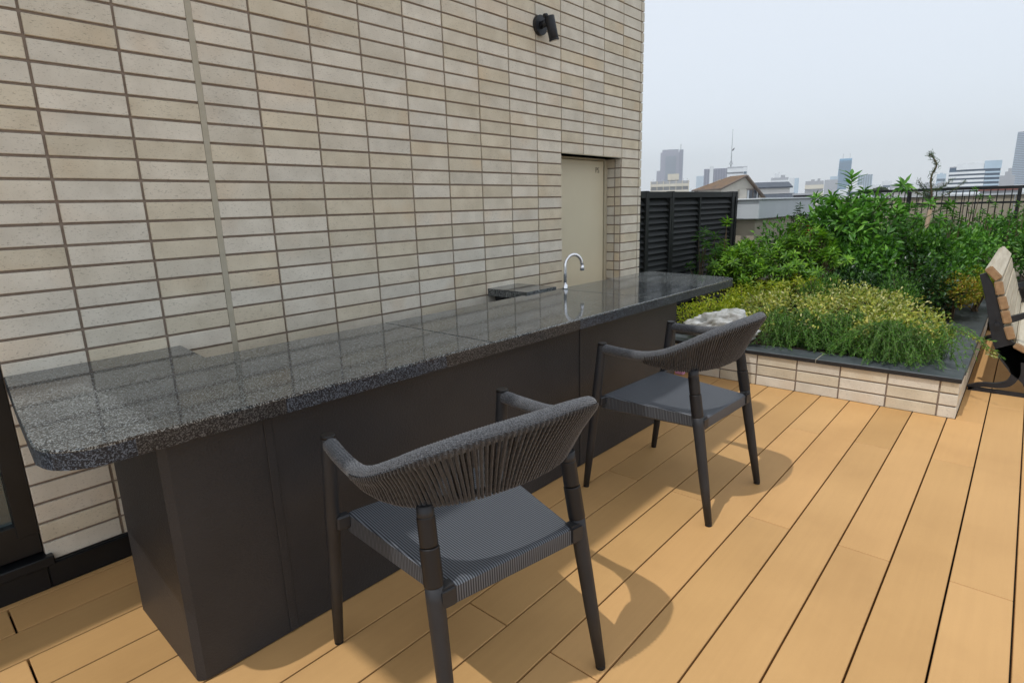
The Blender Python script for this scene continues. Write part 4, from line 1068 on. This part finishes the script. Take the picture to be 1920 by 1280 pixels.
w, h = b.w, b.h; V = [(-w/2-1.2,0,0), (w/2,0,0), (w/2,12,0), (-w/2-1.2,12,0), (-w/2,1,h), (w/2,1,h), (w/2,11,h), (-w/2,11,h)]
obj('glass_body', mesh_from('g', V, [(3,2,1,0), (4,5,6,7), (0,1,5,4), (1,2,6,5), (2,3,7,6), (3,0,4,7)]), C_GLB, b.t)
b.bands('floor_band', 30, h*.2, h*.98, .16, C_GLG, -.25); boxes('roof_mast', [((-w*.25,5,h),(-w*.22,5.5,h+6)), ((w*.3,5,h),(w*.33,5.5,h+6))], C_MAST, b.t)
b = Block('blue_grey_block', 'shorter blue-grey block just right of the blue glass tower', 11.3, 10.3, 1.84, 700); b.box('wall', -b.w/2, b.w/2, 0, 12, 0, b.h, C_GLG); b.fins('pilaster', 6, 0, b.h, .5, C_PALE, -.4)
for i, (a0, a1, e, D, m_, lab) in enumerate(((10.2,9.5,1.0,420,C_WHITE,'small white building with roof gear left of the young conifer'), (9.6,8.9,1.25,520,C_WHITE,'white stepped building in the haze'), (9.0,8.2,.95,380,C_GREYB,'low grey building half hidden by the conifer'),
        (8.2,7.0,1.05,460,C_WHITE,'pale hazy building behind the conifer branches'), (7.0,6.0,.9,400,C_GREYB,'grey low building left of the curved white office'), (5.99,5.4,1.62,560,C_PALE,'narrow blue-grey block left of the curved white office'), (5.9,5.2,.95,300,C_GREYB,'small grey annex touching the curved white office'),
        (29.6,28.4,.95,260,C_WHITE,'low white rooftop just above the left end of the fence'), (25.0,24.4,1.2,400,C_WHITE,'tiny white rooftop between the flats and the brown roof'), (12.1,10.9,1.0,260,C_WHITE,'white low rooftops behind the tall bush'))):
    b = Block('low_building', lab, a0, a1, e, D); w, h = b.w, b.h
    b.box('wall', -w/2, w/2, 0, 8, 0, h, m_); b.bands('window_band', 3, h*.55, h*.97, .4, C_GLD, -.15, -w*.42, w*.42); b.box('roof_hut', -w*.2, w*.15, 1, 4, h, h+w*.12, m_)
# white pitched roof
tn = thing('white_pitched_roof', 'white shallow pitched roof just behind the railing, left of the conifer', 'roof', polar(7.7,58,GZ), R(7.7-90))
zt = zel(.98,58); z2 = zel(.33,58)
obj('roof', mesh_from('r', [(-1.9,0,z2), (1.5,0,z2), (1.5,6,z2), (-1.9,6,z2), (-.1,0,zt), (-.1,6,zt)], [(0,1,4), (1,2,5,4), (2,3,5), (3,0,4,5), (3,2,1,0)]), C_WHITE, tn)
box('wall', (-1.6,.3,0), (1.2,5.6,z2-.01), C_HOUSEW, tn)
# curved white office
D = 210; of = thing('striped_office', 'large white office building with curved roof and dark ribbon windows at right', 'building', polar(3.72,D,GZ), R(3.72-90))
hw = D*R(3.08)/2; zt = zel(2.36,D)
def arcrow(nm, x0, x1, z0, z1, m, y0, n=10, top=None):
    xs_ = [x0+(x1-x0)*k/n for k in range(n+1)]; V = []; F = []
    for x in xs_:
        yy = y0 + 1.8*(x/hw)**2; zz = (top(x) if top else z1); V += [(x,yy,z0), (x,yy,zz), (x,yy+7,z0), (x,yy+7,zz)]
    for k in range(n):
        a = 4*k; q = a+4; F += [(a,q,q+1,a+1), (a+1,q+1,q+3,a+3), (a+2,a+3,q+3,q+2), (a,a+2,q+2,q)]
    F += [(0,1,3,2), (4*n,4*n+2,4*n+3,4*n+1)]; return obj(nm, mesh_from(nm, V, F), m, of)
arcrow('glass_body', -hw, hw, 0, zt-1.2, C_GLD, 0)
nfl = 8; zb = zel(-.6,D)
st_ = (zt-1.9-zb)/nfl
for k in range(nfl): arcrow('white_band', -hw-.1, hw*.42, zb+k*st_, zb+(k+.56)*st_, C_WHITE, -.45)
for k in range(nfl): arcrow('grey_band', hw*.43, hw+.1, zb+k*st_, zb+(k+.40)*st_, C_PALE, -.40)
arcrow('roof_parapet', -hw*.72, hw*.35, zt-1.85, zt, C_WHITE, -.5, 12, lambda x: zt-.15-.5*((x+hw*.2)/hw)**2)
arcrow('roof_screen', hw*.36, hw+.1, zt-1.85, zt, C_PALE, -.3, 6, lambda x: zt+.25)
arcrow('roof_house', -hw, -hw*.73, zt-1.85, zt, C_GREYB, .2, 4, lambda x: zt-.9)
b = Block('grey_brown_block', 'hazy grey-brown block right of the striped office', 2.3, 1.3, 1.3, 420); b.box('wall', -b.w/2, b.w/2, 0, 10, 0, b.h, C_GREYB); b.box('upper_storey', -b.w*.1, b.w*.3, 1, 8, b.h, b.h+2, C_GREYB)
b = Block('red_roof_building', 'low building with red-brown roof behind the railing at right', 3.2, 1.0, .42, 90); b.box('wall', -b.w/2, b.w/2, 0, 5, 0, b.h-.3, C_GREYB); b.box('roof', -b.w/2-.2, b.w/2+.2, -.3, 5.2, b.h-.3, b.h, C_RED)
b = Block('slim_high_tower', 'slim hazy high-rise with floor lines cut by the right edge', 1.75, .4, 4.3, 700); w, h = b.w, b.h
b.box('wall', -w*.35, w/2, 0, 14, 0, h, C_PURPD); b.bands('floor_band', 40, h*.1, h, .4, C_PALE, -.6, -w*.35, w/2); b.box('lower_wing', -w*.5, -w*.36, 2, 12, 0, h*.55, C_GREYB)
# far low city mass
g = np.random.default_rng(77); bmc = bmesh.new()
for i in range(420):
    az = g.uniform(-8,34); Dd = g.uniform(120,1300); h_ = max(4, g.normal(9.5,3)) if Dd < 500 else max(5, g.normal(14,6)); h_ = min(h_, hgt(.9 if Dd > 300 else .35, Dd)-GZ)
    p = polar(az, Dd, GZ); w_ = g.uniform(5,14); mt = Matrix.Translation(p) @ Matrix.Rotation(g.uniform(0,PI), 4, 'Z'); box_into(bmc, (-w_/2,-w_/2,0), (w_/2,w_/2,h_), mt)
cm = obj('distant_rooftops', bm_mesh(bmc), C_WHITE, None, 'stuff'); cm['label'] = 'jumble of pale low rooftops fading into the haze'; cm['category'] = 'city'
# distant tree
zc = hgt(.45, 90); t = thing('distant_tree', 'dark distant tree crown behind the left end of the railing', 'tree', polar(9.7, 90, GZ))
tube('trunk', [(0,0,0), (0,0,zc-GZ-.3)], [.25,.1], M_STEM, t, 7)
P, d = lumps((0,0,zc-GZ), (1.25,1.1,.55), 900, 8, 60); leaves('crown', P, d+[0,0,.2], unit(len(P)), .3, .17, L_FAR, t)

# ================================================================== HAZE
hz = box('haze', (-60,-260,-15.2), (1500,1100,112), None, None, 0, 'stuff')
hm = bpy.data.materials.new('haze_air'); hm.use_nodes = True; ht = hm.node_tree; ht.nodes.clear()
ho = ht.nodes.new('ShaderNodeOutputMaterial'); hv = ht.nodes.new('ShaderNodeVolumePrincipled')
hv.inputs['Color'].default_value = (.94,.978,1.0,1); hv.inputs['Density'].default_value = .00062; hv.inputs['Anisotropy'].default_value = .1
ht.links.new(hv.outputs[0], ho.inputs['Volume']); hz.data.materials.append(hm)
